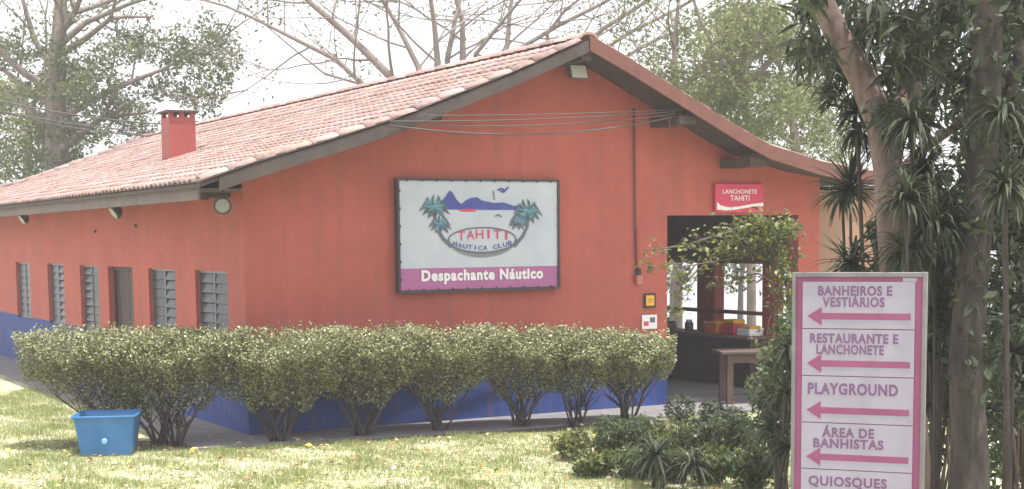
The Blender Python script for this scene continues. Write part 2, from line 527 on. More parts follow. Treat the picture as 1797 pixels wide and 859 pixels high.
# far end wall, right side wall: low wall, pillars, header
mb = MB()
mb.box(T, LEN - T, -0.1, WID - T, LEN, 3.4)
mb.build('end_wall', M['wall'], bld)
RV = [(0.9, 1.22), (2.6, 3.15), (5.6, 6.1), (8.2, 8.7)]
for a, b_ in RV:
    mb = MB(); mb.box(WID - T + 0.01, a, 0.0, WID - 0.01, b_, 2.6, 0.015)
    mb.build('pillar', M['redpaint'], bld)
mb = MB(); mb.box(WID - T, T, 2.6, WID, LEN, under(WID) - 0.01)
mb.box(WID - T - 0.02, T, 2.2, WID - 0.02, LEN - T, 2.598); mb.build('header_beam', M['interior'], bld)
mb = MB(); mb.box(WID - T, 9.2, -0.1, WID, LEN, 2.2); mb.build('rear_side_wall', M['wall'], bld)
# counter with its top
mb = MB(); mb.box(WID - 0.85, 0.75, 0.12, WID - 0.4, 8.9, 0.93); mb.build('counter', M['counter'], bld)
mb = MB(); mb.box(WID - 0.95, 0.70, 0.932, WID - 0.32, 8.95, 0.98, 0.01); mb.build('counter_top', M['interior'], bld)
mb = MB(); mb.box(WID - 0.24, 0.75, 1.30, WID - 0.06, 8.2, 1.36); mb.build('rail', M['redwood'], bld)
# floor, inner partitions, ceiling
mb = MB(); mb.box(T, T, -0.05, WID - 0.28, LEN - T, 0.10); mb.build('floor', M['concrete'], bld)
mb = MB(); mb.box(OP0, -0.02, -0.05, OP1, T, 0.098); mb.build('threshold', M['concrete'], bld)
mb = MB(); mb.box(T, 9.0, 0.1, WID - 0.3, 9.12, 3.05); mb.box(5.6, T, 0.1, 5.7, 9.0, 3.05)
mb.build('partition', M['interior'], bld)
mb = MB(); mb.box(T, T, 3.06, WID - T, LEN - T, 3.12); mb.build('ceiling', M['interior'], bld)

# windows
def window(v0, v1, k):
    x = 0.06
    mb = MB(); f = 0.035
    mb.box(x, v0 + 0.001, WZ0 + 0.001, x + 0.05, v0 + f, WZ1 - 0.001); mb.box(x, v1 - f, WZ0 + 0.001, x + 0.05, v1 - 0.001, WZ1 - 0.001)
    mb.box(x, v0 + f, WZ0 + 0.001, x + 0.05, v1 - f, WZ0 + f); mb.box(x, v0 + f, WZ1 - f, x + 0.05, v1 - f, WZ1 - 0.001)
    mb.box(x - 0.004, (v0 + v1) / 2 - 0.018, WZ0 + f, x + 0.054, (v0 + v1) / 2 + 0.018, WZ1 - f)
    wn_ = mb.build('window', M['metal'], bld)
    mb = MB(); mb.box(x + 0.07, v0 + f, WZ0 + f, x + 0.076, v1 - f, WZ1 - f); mb.build('pane', M['glass'], wn_)
    N = 8
    step = (WZ1 - WZ0 - 2 * f) / N
    me = None
    for half in (0, 1):
        a = v0 + f + 0.004 if half == 0 else (v0 + v1) / 2 + 0.022
        b_ = (v0 + v1) / 2 - 0.022 if half == 0 else v1 - f - 0.004
        mb = MB()
        mb.prism([(-0.016, a, -0.068), (-0.010, a, -0.071), (0.014, a, 0.064), (0.009, a, 0.068)], (0, b_ - a, 0))
        me = mb.mesh('louvre', M['louvre'])
        tilt = [0.0, 0.10, -0.12, 0.16, -0.05][(k + half) % 5]
        for j in range(N):
            o = bpy.data.objects.new('louvre', me); link(o, wn_)
            o.location = (x + 0.012, 0, WZ0 + f + (j + 0.5) * step)
            o.rotation_euler = (0, tilt + random.uniform(-0.03, 0.03), 0)
for k, (a, b_) in enumerate(WIN): window(a, b_, k)

for (v, z) in ((5.35, 2.93), (8.1, 2.86)):
    mb = MB(); mb.box(-0.04, v, z, 0.0, v + 0.05, z + 0.05, 0.005); mb.build('wall_hook', M['darkwood'], bld)
# door
dr = MB(); a, b_ = DOOR; x = 0.10
dr.box(x, a + 0.001, 0.12, x + 0.1, a + 0.07, WZ1 - 0.001); dr.box(x, b_ - 0.07, 0.12, x + 0.1, b_ - 0.001, WZ1 - 0.001); dr.box(x, a + 0.07, WZ1 - 0.07, x + 0.1, b_ - 0.07, WZ1 - 0.001)
dro = dr.build('door', M['doorwood'], bld)
npl = 9; pw = (b_ - a - 0.14) / npl
for i in range(npl):
    mb = MB(); mb.box(x + 0.03 + random.uniform(0, .006), a + 0.07 + i * pw + 0.004, 0.13, x + 0.075, a + 0.07 + (i + 1) * pw - 0.004, WZ1 - 0.075, 0.004)
    mb.build('plank', M['doorwood'], dro)
mb = MB(); mb.tube([(x + 0.02, a + 0.2, 1.05), (x - 0.05, a + 0.2, 1.05), (x - 0.05, a + 0.32, 1.05)], 0.012, 6); mb.build('handle', M['metal'], dro)
mb = MB(); mb.box(-0.62, 5.3, -0.05, -0.002, 7.85, 0.2, 0.01); mb.build('door_step', mat('blue_step_paint', (0.035, 0.075, 0.28), 0.7, 0.15, 3), bld)

# ------------------------------------------------------------------ roof
V0, V1 = -0.9, 25.4
def vend(u): return V1 - max(0, 0) - (0.55 * min(1.0, abs(u - 4.95) / 6.0) * 0 ) - max(0.0, (1 - abs(u - 4.95) / 5.9)) * 2.9
rf = MB()
secs = []
for (u, z) in PROF:
    secs.append((u, z - DECK))
nv = 2
n0 = []
for (u, z) in secs:
    n0.append(rf.pts([(u, V0, z), (u, vend(u), z), (u, V0, z - BOARD), (u, vend(u), z - BOARD)]))
for i in range(len(n0) - 1):
    a, b_ = n0[i], n0[i + 1]
    rf.cur = 0
    rf.face([a, b_, b_ + 1, a + 1]); rf.face([a + 2, a + 3, b_ + 3, b_ + 2])
    rf.face([a, a + 2, b_ + 2, b_]); rf.face([a + 1, b_ + 1, b_ + 3, a + 3])
rf.face([n0[0], n0[0] + 1, n0[0] + 3, n0[0] + 2]); rf.face([n0[-1], n0[-1] + 2, n0[-1] + 3, n0[-1] + 1])
# hip end
zc = [(u, vend(u), z - 0.01) for (u, z) in secs]
hipn = rf.pts(zc + [(u, V1 + 0.6, 3.45) for (u, z) in secs])
for i in range(len(zc) - 1): rf.face([hipn + i, hipn + i + 1, hipn + len(zc) + i + 1, hipn + len(zc) + i])
roof = rf.build('roof', M['darkwood'], bld)

# verge boards: dark on the left pitch, red brown on the right pitch
def verge(name, pts_, y0, y1, dz, h, mt, par=None):
    mb = MB()
    for (ua, za), (ub, zb) in zip(pts_, pts_[1:]):
        mb.prism([(ua, y0, za + dz), (ub, y0, zb + dz), (ub, y0, zb + dz - h), (ua, y0, za + dz - h)], (0, y1 - y0, 0))
    bm = bmesh.new(); me = mb.mesh(name, mt); bm.from_mesh(me)
    bmesh.ops.remove_doubles(bm, verts=bm.verts[:], dist=1e-4); bmesh.ops.recalc_face_normals(bm, faces=bm.faces[:]); bm.to_mesh(me); bm.free()
    return link(bpy.data.objects.new(name, me), par or roof)
def psub(a, b_):
    q = [(a, prof(a))] + [p for p in PROF if a + 0.02 < p[0] < b_ - 0.02] + [(b_, prof(b_))]
    return q
verge('verge_board', psub(-0.62, 4.94), V0 - 0.035, V0 - 0.002, -0.085, 0.17, M['darkwood'])
o = verge('verge_board', psub(4.955, 10.93), V0 - 0.04, V0 - 0.002, -0.012, 0.22, M['redwood']); o['label'] = 'red brown verge board of the right pitch'
# eave fascia and beam ends
mb = MB(); mb.box(-0.80, -0.58, prof(-0.8) - 0.30, -0.765, V1, prof(-0.8) - 0.08); mb.build('eave_fascia', M['fascia'], roof)
mb = MB(); mb.box(-0.765, 0.0, prof(-0.8) - 0.17, -0.003, V1 - 0.5, prof(-0.8) - 0.13); mb.build('soffit', M['fascia'], roof)
for u in (2.55, 4.95, 6.78, 8.12):
    mb = MB()
    z = under(u) - 0.02
    if u in (6.78, 8.12): mb.box(u - 0.17, -0.80, z - 0.24, u + 0.15, -0.004, z - 0.10, 0.01)
    elif u == 4.95: mb.box(u - 0.09, -0.84, z - 0.22, u + 0.09, -0.004, z - 0.08, 0.01)
    else: mb.box(u - 0.07, -0.84, z - 0.16, u + 0.07, -0.004, z - 0.06, 0.01)
    mb.build('beam_end', M['darkwood'], roof)
for i in range(26):
    v = 0.5 + i * 0.95
    mb = MB(); mb.box(-0.74, v, prof(-0.8) - 0.24, -0.01, v + 0.07, prof(-0.8) - 0.172)
    if i < 14: mb.build('rafter_end', M['darkwood'], roof)

# tiles
def tile_mesh(w=0.215, ln=0.37, rise=0.045, seg=5, r2=0.85):
    """one arched clay tile: x runs up the slope, y across"""
    mb = MB()
    rows = []
    for (x, sc_) in ((0.0, 1.0), (ln, r2)):
        ring = []
        for k in range(seg + 1):
            t = math.pi * k / seg
            ring.append((x, -math.cos(t) * w * 0.5 * sc_, math.sin(t) * rise * sc_ + 0.004))
        rows.append(mb.pts(ring))
    for k in range(seg):
        mb.face([rows[0] + k, rows[0] + k + 1, rows[1] + k + 1, rows[1] + k], True)
    # thick lower lip
    inner = mb.pts([(0.002, -math.cos(math.pi * k / seg) * w * 0.5 * 0.84, math.sin(math.pi * k / seg) * rise * 0.72 - 0.008) for k in range(seg + 1)])
    for k in range(seg): mb.face([rows[0] + k + 1, rows[0] + k, inner + k, inner + k + 1])
    return mb
TILE = tile_mesh()
tile_me = TILE.mesh('roof_tile', M['tile'])
ARC = [0.0]
LEFT = [p for p in PROF if p[0] <= 4.95]; RIGHT = [p for p in reversed(PROF) if p[0] >= 4.95]
def arc_points(side, step):
    out_ = []; d = 0.0; target = 0.0
    for (a, za), (b_, zb) in zip(side, side[1:]):
        L = math.hypot(b_ - a, zb - za)
        while target <= d + L - 1e-6:
            t = (target - d) / L
            out_.append((a + (b_ - a) * t, za + (zb - za) * t, math.atan2(zb - za, abs(b_ - a))))
            target += step
        d += L
    return out_
EXP = 0.30; CW = 0.225
cand = []
rnd = random.Random(3)
for side, sgn in ((LEFT, 1), (RIGHT, -1)):
    rowsp = arc_points(side, EXP)[:-1]
    for i, (u, z, an) in enumerate(rowsp):
        nx_ = int((vend(u) - V0) / CW)
        for j in range(nx_):
            v = V0 + 0.30 + j * CW
            if v > vend(u) - 0.05: break
            if sgn > 0 and 1.35 < u < 2.05 and 8.3 < v < 9.0: continue
            cand.append((sgn, u, v, z, an))
near = sorted([c for c in cand if c[0] == 1], key=lambda c: c[2] - 0.0 * c[1])[:300]
nearset = set(near)
def tile_matrix(c):
    sgn, u, v, z, an = c
    q = rnd.Random if False else None
    rz = 0 if sgn > 0 else math.pi
    mtx = Matrix.Translation((u - sgn * 0.03, v + rnd.uniform(-.006, .006), z - DECK + 0.018 + rnd.uniform(-.003, .003))) @ Matrix.Rotation(rz + rnd.uniform(-.02, .02), 4, 'Z') @ Matrix.Rotation(-(an) + 0.035, 4, 'Y')
    return mtx
for c in near:
    o = bpy.data.objects.new('roof_tile', tile_me); link(o, roof); o.matrix_local = tile_matrix(c)
tv = np.array(TILE.v); tf = TILE.f
allv, allf = [], []
for c in cand:
    if c in nearset: continue
    mtx = np.array(tile_matrix(c))
    base = len(allv)
    p = tv @ mtx[:3, :3].T + mtx[:3, 3]
    allv.extend(map(tuple, p)); allf.extend([tuple(base + i for i in f) for f in tf])
me = bpy.data.meshes.new('roof_tiles'); me.from_pydata(allv, [], allf); me.materials.append(M['tile'])
me.polygons.foreach_set('use_smooth', [True] * len(allf)); me.update()
tag(link(bpy.data.objects.new('roof_tiles', me), roof), kind='stuff')
# pans below the arched tiles
mb = MB()
pv = [(u, z - DECK + 0.012) for (u, z) in PROF]
nn = [mb.pts([(u, V0 + 0.01, z), (u, vend(u) - 0.01, z)]) for (u, z) in pv]
for a, b_ in zip(nn, nn[1:]): mb.face([a, b_, b_ + 1, a + 1])
mb.build('pan_tiles', M['tile'], roof)
# verge cap tiles and ridge tiles
cap = tile_mesh(0.22, 0.43, 0.055, 5, 0.95).mesh('verge_tile', M['tile'])
for (u, z, an) in arc_points(LEFT, 0.40)[:-1]:
    o = bpy.data.objects.new('verge_tile', cap); link(o, roof)
    o.matrix_local = Matrix.Translation((u, V0 + 0.055, z - 0.028)) @ Matrix.Rotation(-an + 0.03, 4, 'Y')
for (u, z, an) in arc_points(RIGHT, 0.40)[:-1]:
    o = bpy.data.objects.new('verge_tile', cap); link(o, roof)
    o.matrix_local = Matrix.Translation((u, V0 + 0.075, z - 0.03)) @ Matrix.Rotation(math.pi, 4, 'Z') @ Matrix.Rotation(-an + 0.03, 4, 'Y')
rid = tile_mesh(0.30, 0.44, 0.085, 5, 0.9).mesh('ridge_tile', M['tile'])
k = 0
v = V0 - 0.02
while v < vend(4.95) - 0.1:
    o = bpy.data.objects.new('ridge_tile', rid); link(o, roof)
    o.matrix_local = Matrix.Translation((4.95, v, 5.565 - DECK * 0.3)) @ Matrix.Rotation(math.pi / 2, 4, 'Z') @ Matrix.Rotation(-0.04, 4, 'Y')
    v += 0.40
# hip tiles down the far end (left hip)
ha = Vector((4.9, vend(4.95), 5.5)); hb = Vector((-0.85, V1 + 0.1, 3.5))
nh = int((ha - hb).length / 0.4)
for i in range(nh):
    p = hb.lerp(ha, i / nh); d = (ha - hb).normalized()
    o = bpy.data.objects.new('ridge_tile', rid); link(o, roof)
    p.z = prof(p.x) - 0.03
    o.matrix_local = Matrix.Translation(p) @ d.to_track_quat('X', 'Z').to_matrix().to_4x4()

# chimney
ch = MB(); c0, c1, d0, d1 = 1.50, 2.0, 8.4, 8.95
ch.box(c0, d0, prof(c0) - 0.3, c1, d1, 5.0, 0.008)
chim = ch.build('chimney', M['redpaint'], bld)
for (a, b_) in ((0.0, 0.09), (0.205, 0.295), (0.41, 0.5)):
    for dy in (d0 + 0.005, d1 - 0.09):
        mb = MB(); mb.box(c0 + a + 0.005, dy, 5.0, c0 + b_ - 0.005, dy + 0.085, 5.085); mb.build('vent_brick', M['redpaint'], chim)
mb = MB(); mb.box(c0 - 0.05, d0 - 0.05, 5.085, c1 + 0.05, d1 + 0.05, 5.13, 0.008); mb.build('chimney_cap', M['darkwood'], chim)

# annex: beige wall on the right under the same eave
annex = empty('beige_annex', W(10.05, 0.5, 0), PHI, 'beige plastered wall beside the terracotta pier under the eave', 'building')
mb = MB(); mb.box(0, 0, -0.1, 2.6, 0.22, 3.45); mb.build('wall', M['beige'], annex)
mb = MB(); mb.box(0.9, -0.12, 3.452, 2.75, 2.6, 3.53); mb.build('roof_slab', M['darkwood'], annex)

# pavement round the building
mb = MB()
mb.prism([tuple(W(-1.0, 26, 0.0)), tuple(W(-1.0, -0.95, 0.0)), tuple(W(0.0, -0.95, 0.0)), tuple(W(3.5, -1.35, 0)), tuple(W(11.5, -1.35, 0)), tuple(W(11.5, 0.3, 0)), tuple(W(0.1, 0.3, 0)), tuple(W(0.1, 26, 0))], (0, 0, 0.035))
tag(mb.build('pavement', M['concrete']), kind='structure')

# ------------------------------------------------------------------ wall fixtures
def textmesh(s, size, sx=1.0, bold=0.0, ext=0.002, align='CENTER', shear=0.0, space=1.0):
    cu = bpy.data.curves.new('lettering', 'FONT')
    cu.body = s; cu.size = size; cu.offset = bold; cu.extrude = ext; cu.align_x = align; cu.shear = shear; cu.space_character = space
    cu.resolution_u = 4
    o = bpy.data.objects.new('t', cu); COL.objects.link(o)
    dg = bpy.context.evaluated_depsgraph_get(); dg.update()
    me = bpy.data.meshes.new_from_object(o.evaluated_get(dg))
    bpy.data.objects.remove(o)
    me.name = 'lettering'
    me.transform(Matrix.Scale(sx, 4, (1, 0, 0)))
    return me
XZ = Matrix.Rotation(math.pi / 2, 4, 'X')   # lettering stands up and faces -y
def lettering(s, parent, x, y, z, size, mt, **k):
    me = textmesh(s, size, **k)
    me.materials.clear(); me.materials.append(mt)
    me.transform(Matrix.Translation((x, y, z)) @ XZ)
    o = bpy.data.objects.new('lettering', me)
    return link(o, parent)
def fit_lettering(s, parent, x0, x1, y, z0, z1, mt, bold=0.0, mats=None, ext=0.0007):
    """lettering scaled to fill a box"""
    me = textmesh(s, 1.0, 1.0, bold, ext / 1.0, 'LEFT', space=1.0 + 3.2 * bold)
    co = np.array([v.co[:] for v in me.vertices])
    a, b_ = co.min(0), co.max(0)
    sx, sz = (x1 - x0) / (b_[0] - a[0]), (z1 - z0) / (b_[1] - a[1])
    for v_ in me.vertices:
        v_.co = (x0 + (v_.co.x - a[0]) * sx, y - v_.co.z, z0 + (v_.co.y - a[1]) * sz)
    me.materials.clear(); me.materials.append(mt)
    return link(bpy.data.objects.new('lettering', me), parent)

# big club banner. local frame: x right, y into the wall, z up
bb = empty('club_billboard', W(2.27, -0.02, 1.96), PHI, 'large white and pink club billboard with palms and mountains on the gable wall', 'sign')
BW, BH = 2.60, 1.56
mb = MB(); fr = 0.035
mb.box(-fr, -0.12, -fr, BW + fr, -0.01, 0); mb.box(-fr, -0.12, BH, BW + fr, -0.01, BH + fr)
mb.box(-fr, -0.12, 0, 0, -0.01, BH); mb.box(BW, -0.12, 0, BW + fr, -0.01, BH)
mb.build('frame', M['darkmetal'], bb)
def rip(mb, x0, z0, x1, z1, y, nx=14, nz_=8, amp=0.004):
    """slightly wavy stretched vinyl"""
    base = len(mb.v)
    for j in range(nz_ + 1):
        for i in range(nx + 1):
            x = x0 + (x1 - x0) * i / nx; z = z0 + (z1 - z0) * j / nz_
            mb.v.append((x, y + amp * math.sin(x * 5 + z * 3) * math.sin(z * 4 + 1), z))
    for j in range(nz_):
        for i in range(nx):
            q = base + j * (nx + 1) + i
            mb.face([q, q + 1, q + nx + 2, q + nx + 1], True)
mb = MB(); rip(mb, 0.002, 0.31, BW - 0.002, BH - 0.002, -0.098, amp=0.003); mb.build('banner_sheet', M['banner'], bb, fix=False)
mb = MB(); rip(mb, 0.002, 0.002, BW - 0.002, 0.31, -0.098, amp=0.003); mb.build('pink_strip', M['banner_pink'], bb, fix=False)
tie = MB(); tie.box(-0.012, -0.128, -0.014, 0.012, -0.121, 0.022); tme = tie.mesh('tie', M['black'])
for i in range(11):
    for (z) in (0.0, BH):
        o = bpy.data.objects.new('tie', tme); link(o, bb); o.location = (0.12 + i * (BW - 0.24) / 10, 0, z)
for j in range(6):
    for x in (0.0, BW):
        o = bpy.data.objects.new('tie', tme); link(o, bb); o.location = (x, 0, 0.15 + j * (BH - 0.3) / 5)
YP = -0.104
# picture coordinates of the logo measured on the billboard (zoomed photo pixels) -> local
def Lg(px, pz): return ((px - 60) / 1080.0 * BW, YP, BH - (pz - 75) / 725.0 * BH)
def print_poly(name, pts_, mt, dy=0.0, th=0.002):
    mb = MB()
    mb.prism([(Lg(*p)[0], YP - dy, Lg(*p)[2]) for p in pts_], (0, -th, 0))
    return mb.build(name, mt, bb)
print_poly('mountain_print', [(310, 262), (345, 205), (365, 180), (392, 140), (410, 150), (438, 200), (470, 230), (500, 205), (530, 190), (575, 183), (610, 205), (690, 222), (760, 218), (830, 242), (880, 236), (920, 246), (940, 262), (840, 268), (600, 268), (360, 266)], M['navy'])
print_poly('boat_hull_print', [(445, 266), (480, 262), (580, 262), (560, 280), (470, 280)], M['redprint'], 0.0025)
def band_print(name, pts_, wid, mt, dy=0.003):
    mb = MB(); P = [Vector((Lg(*p)[0], YP - dy, Lg(*p)[2])) for p in pts_]
    n_ = len(P)
    for i in range(n_ - 1):
        d = (P[i + 1] - P[i]).normalized(); s = Vector((-d.z, 0, d.x))
        w0 = wid[i] if hasattr(wid, '__len__') else wid; w1 = wid[i + 1] if hasattr(wid, '__len__') else wid
        e = d * min(w0, w1) * 0.3
        mb.prism([P[i] - s * w0 - e, P[i + 1] - s * w1 + e, P[i + 1] + s * w1 + e, P[i] + s * w0 - e], (0, -0.0015 - 0.0002 * (i % 2), 0))
    return mb.build(name, mt, bb)
def palm_print(cx, cz, R, mt, flip=1):
    mb = MB()
    for q, an in enumerate((170, 140, 100, 60, 25, -10, -45, 205, 240, 270)):
        a = math.radians(an)
        L = R * (1.0 if q < 7 else 0.85)
        tip = (cx + flip * math.cos(a) * L, cz - math.sin(a) * L * 0.55 + (0.45 * L))
        mid = (cx + flip * math.cos(a) * L * 0.55, cz - math.sin(a) * L * 0.6 - 0.03 * L)
        nrm = Vector((-(tip[1] - cz), tip[0] - cx)).normalized() * R * 0.17
        P = [(cx, cz), (mid[0] + nrm.x, mid[1] + nrm.y), tip, (mid[0] - nrm.x, mid[1] - nrm.y)]
        mb.prism([(Lg(*p)[0], YP - 0.004 - 0.0003 * q, Lg(*p)[2]) for p in P], (0, -0.0015, 0))
    return mb.build('palm_print', mt, bb)
# trunks, fronds, ellipse band
band_print('palm_trunk_print', [(290, 300), (310, 400), (345, 460), (400, 510)], [0.02, 0.022, 0.026, 0.03], M['ink'])
band_print('palm_trunk_print', [(930, 300), (925, 380), (890, 450), (830, 515)], [0.02, 0.022, 0.026, 0.03], M['ink'])
palm_print(290, 245, 105, M['ink']); palm_print(290, 240, 92, M['teal'])
palm_print(325, 360, 80, M['ink']); palm_print(325, 356, 64, M['teal'])
palm_print(925, 275, 112, M['ink'], -1); palm_print(925, 270, 96, M['teal'], -1)
palm_print(865, 345, 74, M['ink'], -1); palm_print(865, 341, 58, M['teal'], -1)
def ell(cx, cz, a, b_, t0, t1, n_=28): return [(cx + a * math.cos(math.radians(t0 + (t1 - t0) * i / n_)), cz - b_ * math.sin(math.radians(t0 + (t1 - t0) * i / n_))) for i in range(n_ + 1)]
band_print('oval_ring_print', ell(612, 470, 232, 82, 0, 180), 0.010, M['ink'], 0.002)
band_print('oval_ring_print', ell(612, 470, 232, 88, 180, 360), 0.016, M['ink'], 0.002)
band_print('oval_shadow_print', ell(612, 478, 225, 100, 200, 340), [0.004 + 0.018 * math.sin(math.pi * i / 28) for i in range(29)], M['offwhite'] if False else M['metal'], 0.0012)
band_print('bird_print', [(720, 135), (745, 125), (768, 140), (792, 115)], 0.014, M['navy'])
band_print('bird_print', [(738, 142), (765, 150)], 0.010, M['navy'])
band_print('bird_print', [(700, 312), (725, 300), (742, 318)], 0.008, M['purple'])
band_print('sail_print', [(690, 140), (696, 200)], 0.012, M['metal'])
# TAHITI on a shallow arc
def arc_text(s, cx, base, half, sag, h, mt, w, bold):
    n_ = len(s)
    for i, chh in enumerate(s):
        if chh == ' ': continue
        t = (i + 0.5) / n_ * 2 - 1
        x = cx + t * half; zt = base + sag * t * t
        x0, _, z0 = Lg(x - w, zt); x1, _, z1 = Lg(x + w, zt - h)
        if chh == 'I': q_ = (x1 - x0); x0 += q_ * 0.37; x1 -= q_ * 0.37
        fit_lettering(chh, bb, x0, x1, YP - 0.003, z0, z1, mt, bold)
arc_text('TAHITI', 622, 462, 185, 14, 60, M['redprint'], 26, 0.01)
arc_text('NÁUTICA CLUB', 612, 540, 205, -36, 30, M['navy'], 14, 0.012)
fit_lettering('Despachante Náutico', bb, 0.33, 2.34, YP - 0.004, 0.075, 0.285, M['white'], 0.045)

# red snack bar sign
rs = empty('snack_bar_sign', W(7.82, -0.02, 3.06), PHI, 'small red sign with white swoosh above the wide opening', 'sign')
mb = MB(); mb.box(0, -0.05, 0, 0.96, 0, 0.46, 0.006); mb.build('panel', M['redprint'], rs)
fit_lettering('LANCHONETE', rs, 0.14, 0.82, -0.053, 0.30, 0.37, M['white'], 0.01)
fit_lettering('TAHITI', rs, 0.29, 0.67, -0.053, 0.19, 0.275, M['white'], 0.01)
mb = MB(); P = [(0.03, 0.17), (0.10, 0.115), (0.25, 0.085), (0.45, 0.095), (0.7, 0.135), (0.95, 0.16), (0.95, 0.10), (0.80, 0.10), (0.6, 0.075), (0.42, 0.05), (0.22, 0.035), (0.03, 0.05)]
mb.prism([(x, -0.052, z) for x, z in P], (0, -0.002, 0)); mb.build('swoosh_print', M['white'], rs)

# two small notices
nt_ = empty('warning_notice', W(6.49, -0.015, 1.58), PHI, 'small yellow and black square notice beside the opening', 'sign')
mb = MB(); mb.box(0, -0.012, 0, 0.22, 0, 0.23); mb.build('panel', M['black'], nt_)
mb = MB(); mb.box(0.035, -0.016, 0.035, 0.185, -0.0125, 0.195); mb.build('yellow_print', M['yellow'], nt_)
mb = MB(); mb.box(0.075, -0.019, 0.09, 0.145, -0.0165, 0.10); mb.box(0.065, -0.019, 0.125, 0.155, -0.0165, 0.135); mb.build('line_print', M['redwood'], nt_)
nt_ = empty('white_notice', W(6.45, -0.015, 1.25), PHI, 'small white notice with red and dark marks under the yellow one', 'sign')
mb = MB(); mb.box(0, -0.012, 0, 0.28, 0, 0.22); mb.build('panel', M['white'], nt_)
mb = MB(); mb.box(0.03, -0.016, 0.05, 0.12, -0.0125, 0.12); mb.build('red_print', M['redprint'], nt_)
mb = MB(); mb.box(0.145, -0.016, 0.10, 0.24, -0.0125, 0.18); mb.build('dark_print', M['ink'], nt_)

# conduit with junction box
cd = empty('electric_conduit', W(6.36, -0.02, 1.95), PHI, 'thin painted pipe running down the gable wall to a small box', 'pipe')
mb = MB(); mb.tube([(-0.06, -0.015, 2.7), (-0.04, -0.015, 1.2), (-0.01, -0.015, 0.30)], 0.016, 8); mb.build('pipe', M['redwood'], cd)
mb = MB(); mb.tube([(-0.01, -0.015, 0.9), (0.0, -0.015, 0.15)], 0.022, 8); mb.build('sleeve', M['redpaint'], cd)
mb = MB(); mb.box(-0.045, -0.075, 0.0, 0.06, 0, 0.14, 0.006); mb.build('box', mat('box_paint', (0.42, 0.16, 0.12), 0.6), cd)
mb = MB(); mb.box(-0.03, -0.06, 0.15, 0.04, 0, 0.25, 0.006); mb.build('switch', M['black'], cd)

# floodlights
fl = empty('gable_floodlight', W(5.22, -0.02, 5.02), PHI, 'square white floodlight at the top of the gable', 'floodlight')
mb = MB(); mb.prism([(-0.16, -0.20, 0.02), (0.16, -0.20, 0.02), (0.16, -0.12, 0.24), (-0.16, -0.12, 0.24)], (0, 0.07, 0.02)); mb.build('housing', M['metal'], fl)
mb = MB(); mb.prism([(-0.13, -0.199, 0.04), (0.13, -0.199, 0.04), (0.13, -0.132, 0.225), (-0.13, -0.132, 0.225)], (0, -0.012, -0.004)); mb.build('lens', M['white'], fl)
mb = MB(); mb.box(-0.02, -0.11, 0.10, 0.02, 0, 0.15); mb.build('bracket', M['metal'], fl)
def round_lamp(loc, label, r, aim):
    o = empty('round_floodlight', loc, 0, label, 'floodlight', 'floodlights under the eave')
    d = Vector(aim).normalized()
    q = d.to_track_quat('Z', 'Y').to_matrix().to_4x4()
    mb = MB(); mb.tube([q @ Vector(p) for p in ((0, 0, -0.14), (0, 0, -0.12), (0, 0, -0.03), (0, 0, 0.0))], [r * 0.3, r * 0.6, r * 1.0, r * 1.05], 16); mb.build('housing', M['darkmetal'], o)
    mb = MB(); mb.tube([q @ Vector(p) for p in ((0, 0, 0.001), (0, 0, 0.018))], [r * 0.86, r * 0.8], 16); mb.build('lens', M['lens'], o)
    mb = MB(); mb.tube([q @ Vector((0, 0, -0.08)), Vector((0.0, 0.03, 0.12)), Vector((0.0, 0.05, 0.2))], 0.014, 6); mb.build('bracket', M['darkmetal'], o)
    return o
round_lamp(W(-0.32, -0.12, 3.16) , 'round floodlight under the eave at the gable corner, lens towards the camera', 0.115, (0.1, -1, -0.25))
round_lamp(W(-0.35, 5.45, 3.17), 'round floodlight tilted under the side eave above the wooden door', 0.13, (-0.75, -0.45, -0.6))
round_lamp(W(-0.35, 12.9, 3.17), 'smallest round floodlight far along the side eave near the left edge', 0.13, (-0.75, -0.45, -0.6))

# cables: from the bracket under the right eave, sagging across the gable and away to the left
def cable(p0, p1, sag, r, label):
    pts_ = [p0.lerp(p1, i / 40) + Vector((0, 0, -4 * sag * (i / 40) * (1 - i / 40))) for i in range(41)]
    mb = MB(); mb.tube(pts_, r, 6)
    return tag(mb.build('overhead_cable', M['cable'], None, False), label, 'cable', 'cables strung across the gable')
hook = W(6.72, -0.70, 4.52)
left_hook = W(1.75, -0.97, 4.22)
cable(left_hook, hook, 0.20, 0.013, 'lowest sagging grey cable across the gable front')
cable(left_hook + Vector((0, 0, 0.02)), hook + Vector((0.03, 0, 0.03)), 0.10, 0.010, 'second lowest grey cable across the gable front')
cable(left_hook + Vector((0.02, 0, 0.05)), hook + Vector((0.05, 0, 0.06)), 0.045, 0.010, 'grey cable running almost straight across the gable front')
cable(left_hook + Vector((0.5, 0.2, 0.14)), hook + Vector((0.05, 0, 0.09)), 0.03, 0.008, 'uppermost thin cable across the gable front')
for k, (ya, yb, sg) in enumerate(((146, 214, 0.5), (158, 222, 0.7), (168, 236, 0.4))):
    a_, b_ = at(-120, ya, 43.0), at(560, yb, 41.0)
    c_ = cable(a_, b_, sg, 0.022, ['upper thin wire crossing in front of the tall tree at the left', 'middle thin wire crossing in front of the tall tree at the left', 'lower thin wire crossing in front of the tall tree at the left'][k])
    c_['group'] = 'wires behind the roof'
mb = MB()
mb.tube([hook + Vector((0.16 * math.cos(a) * BG.x - 0.05, 0.16 * math.cos(a) * BG.y, -0.12 + 0.17 * math.sin(a))) for a in np.linspace(0, 6.1, 22)], 0.012, 5)
tag(mb.build('cable_coil', M['redwood'], None, False), 'loop of spare cable hanging under the right verge', 'cable')

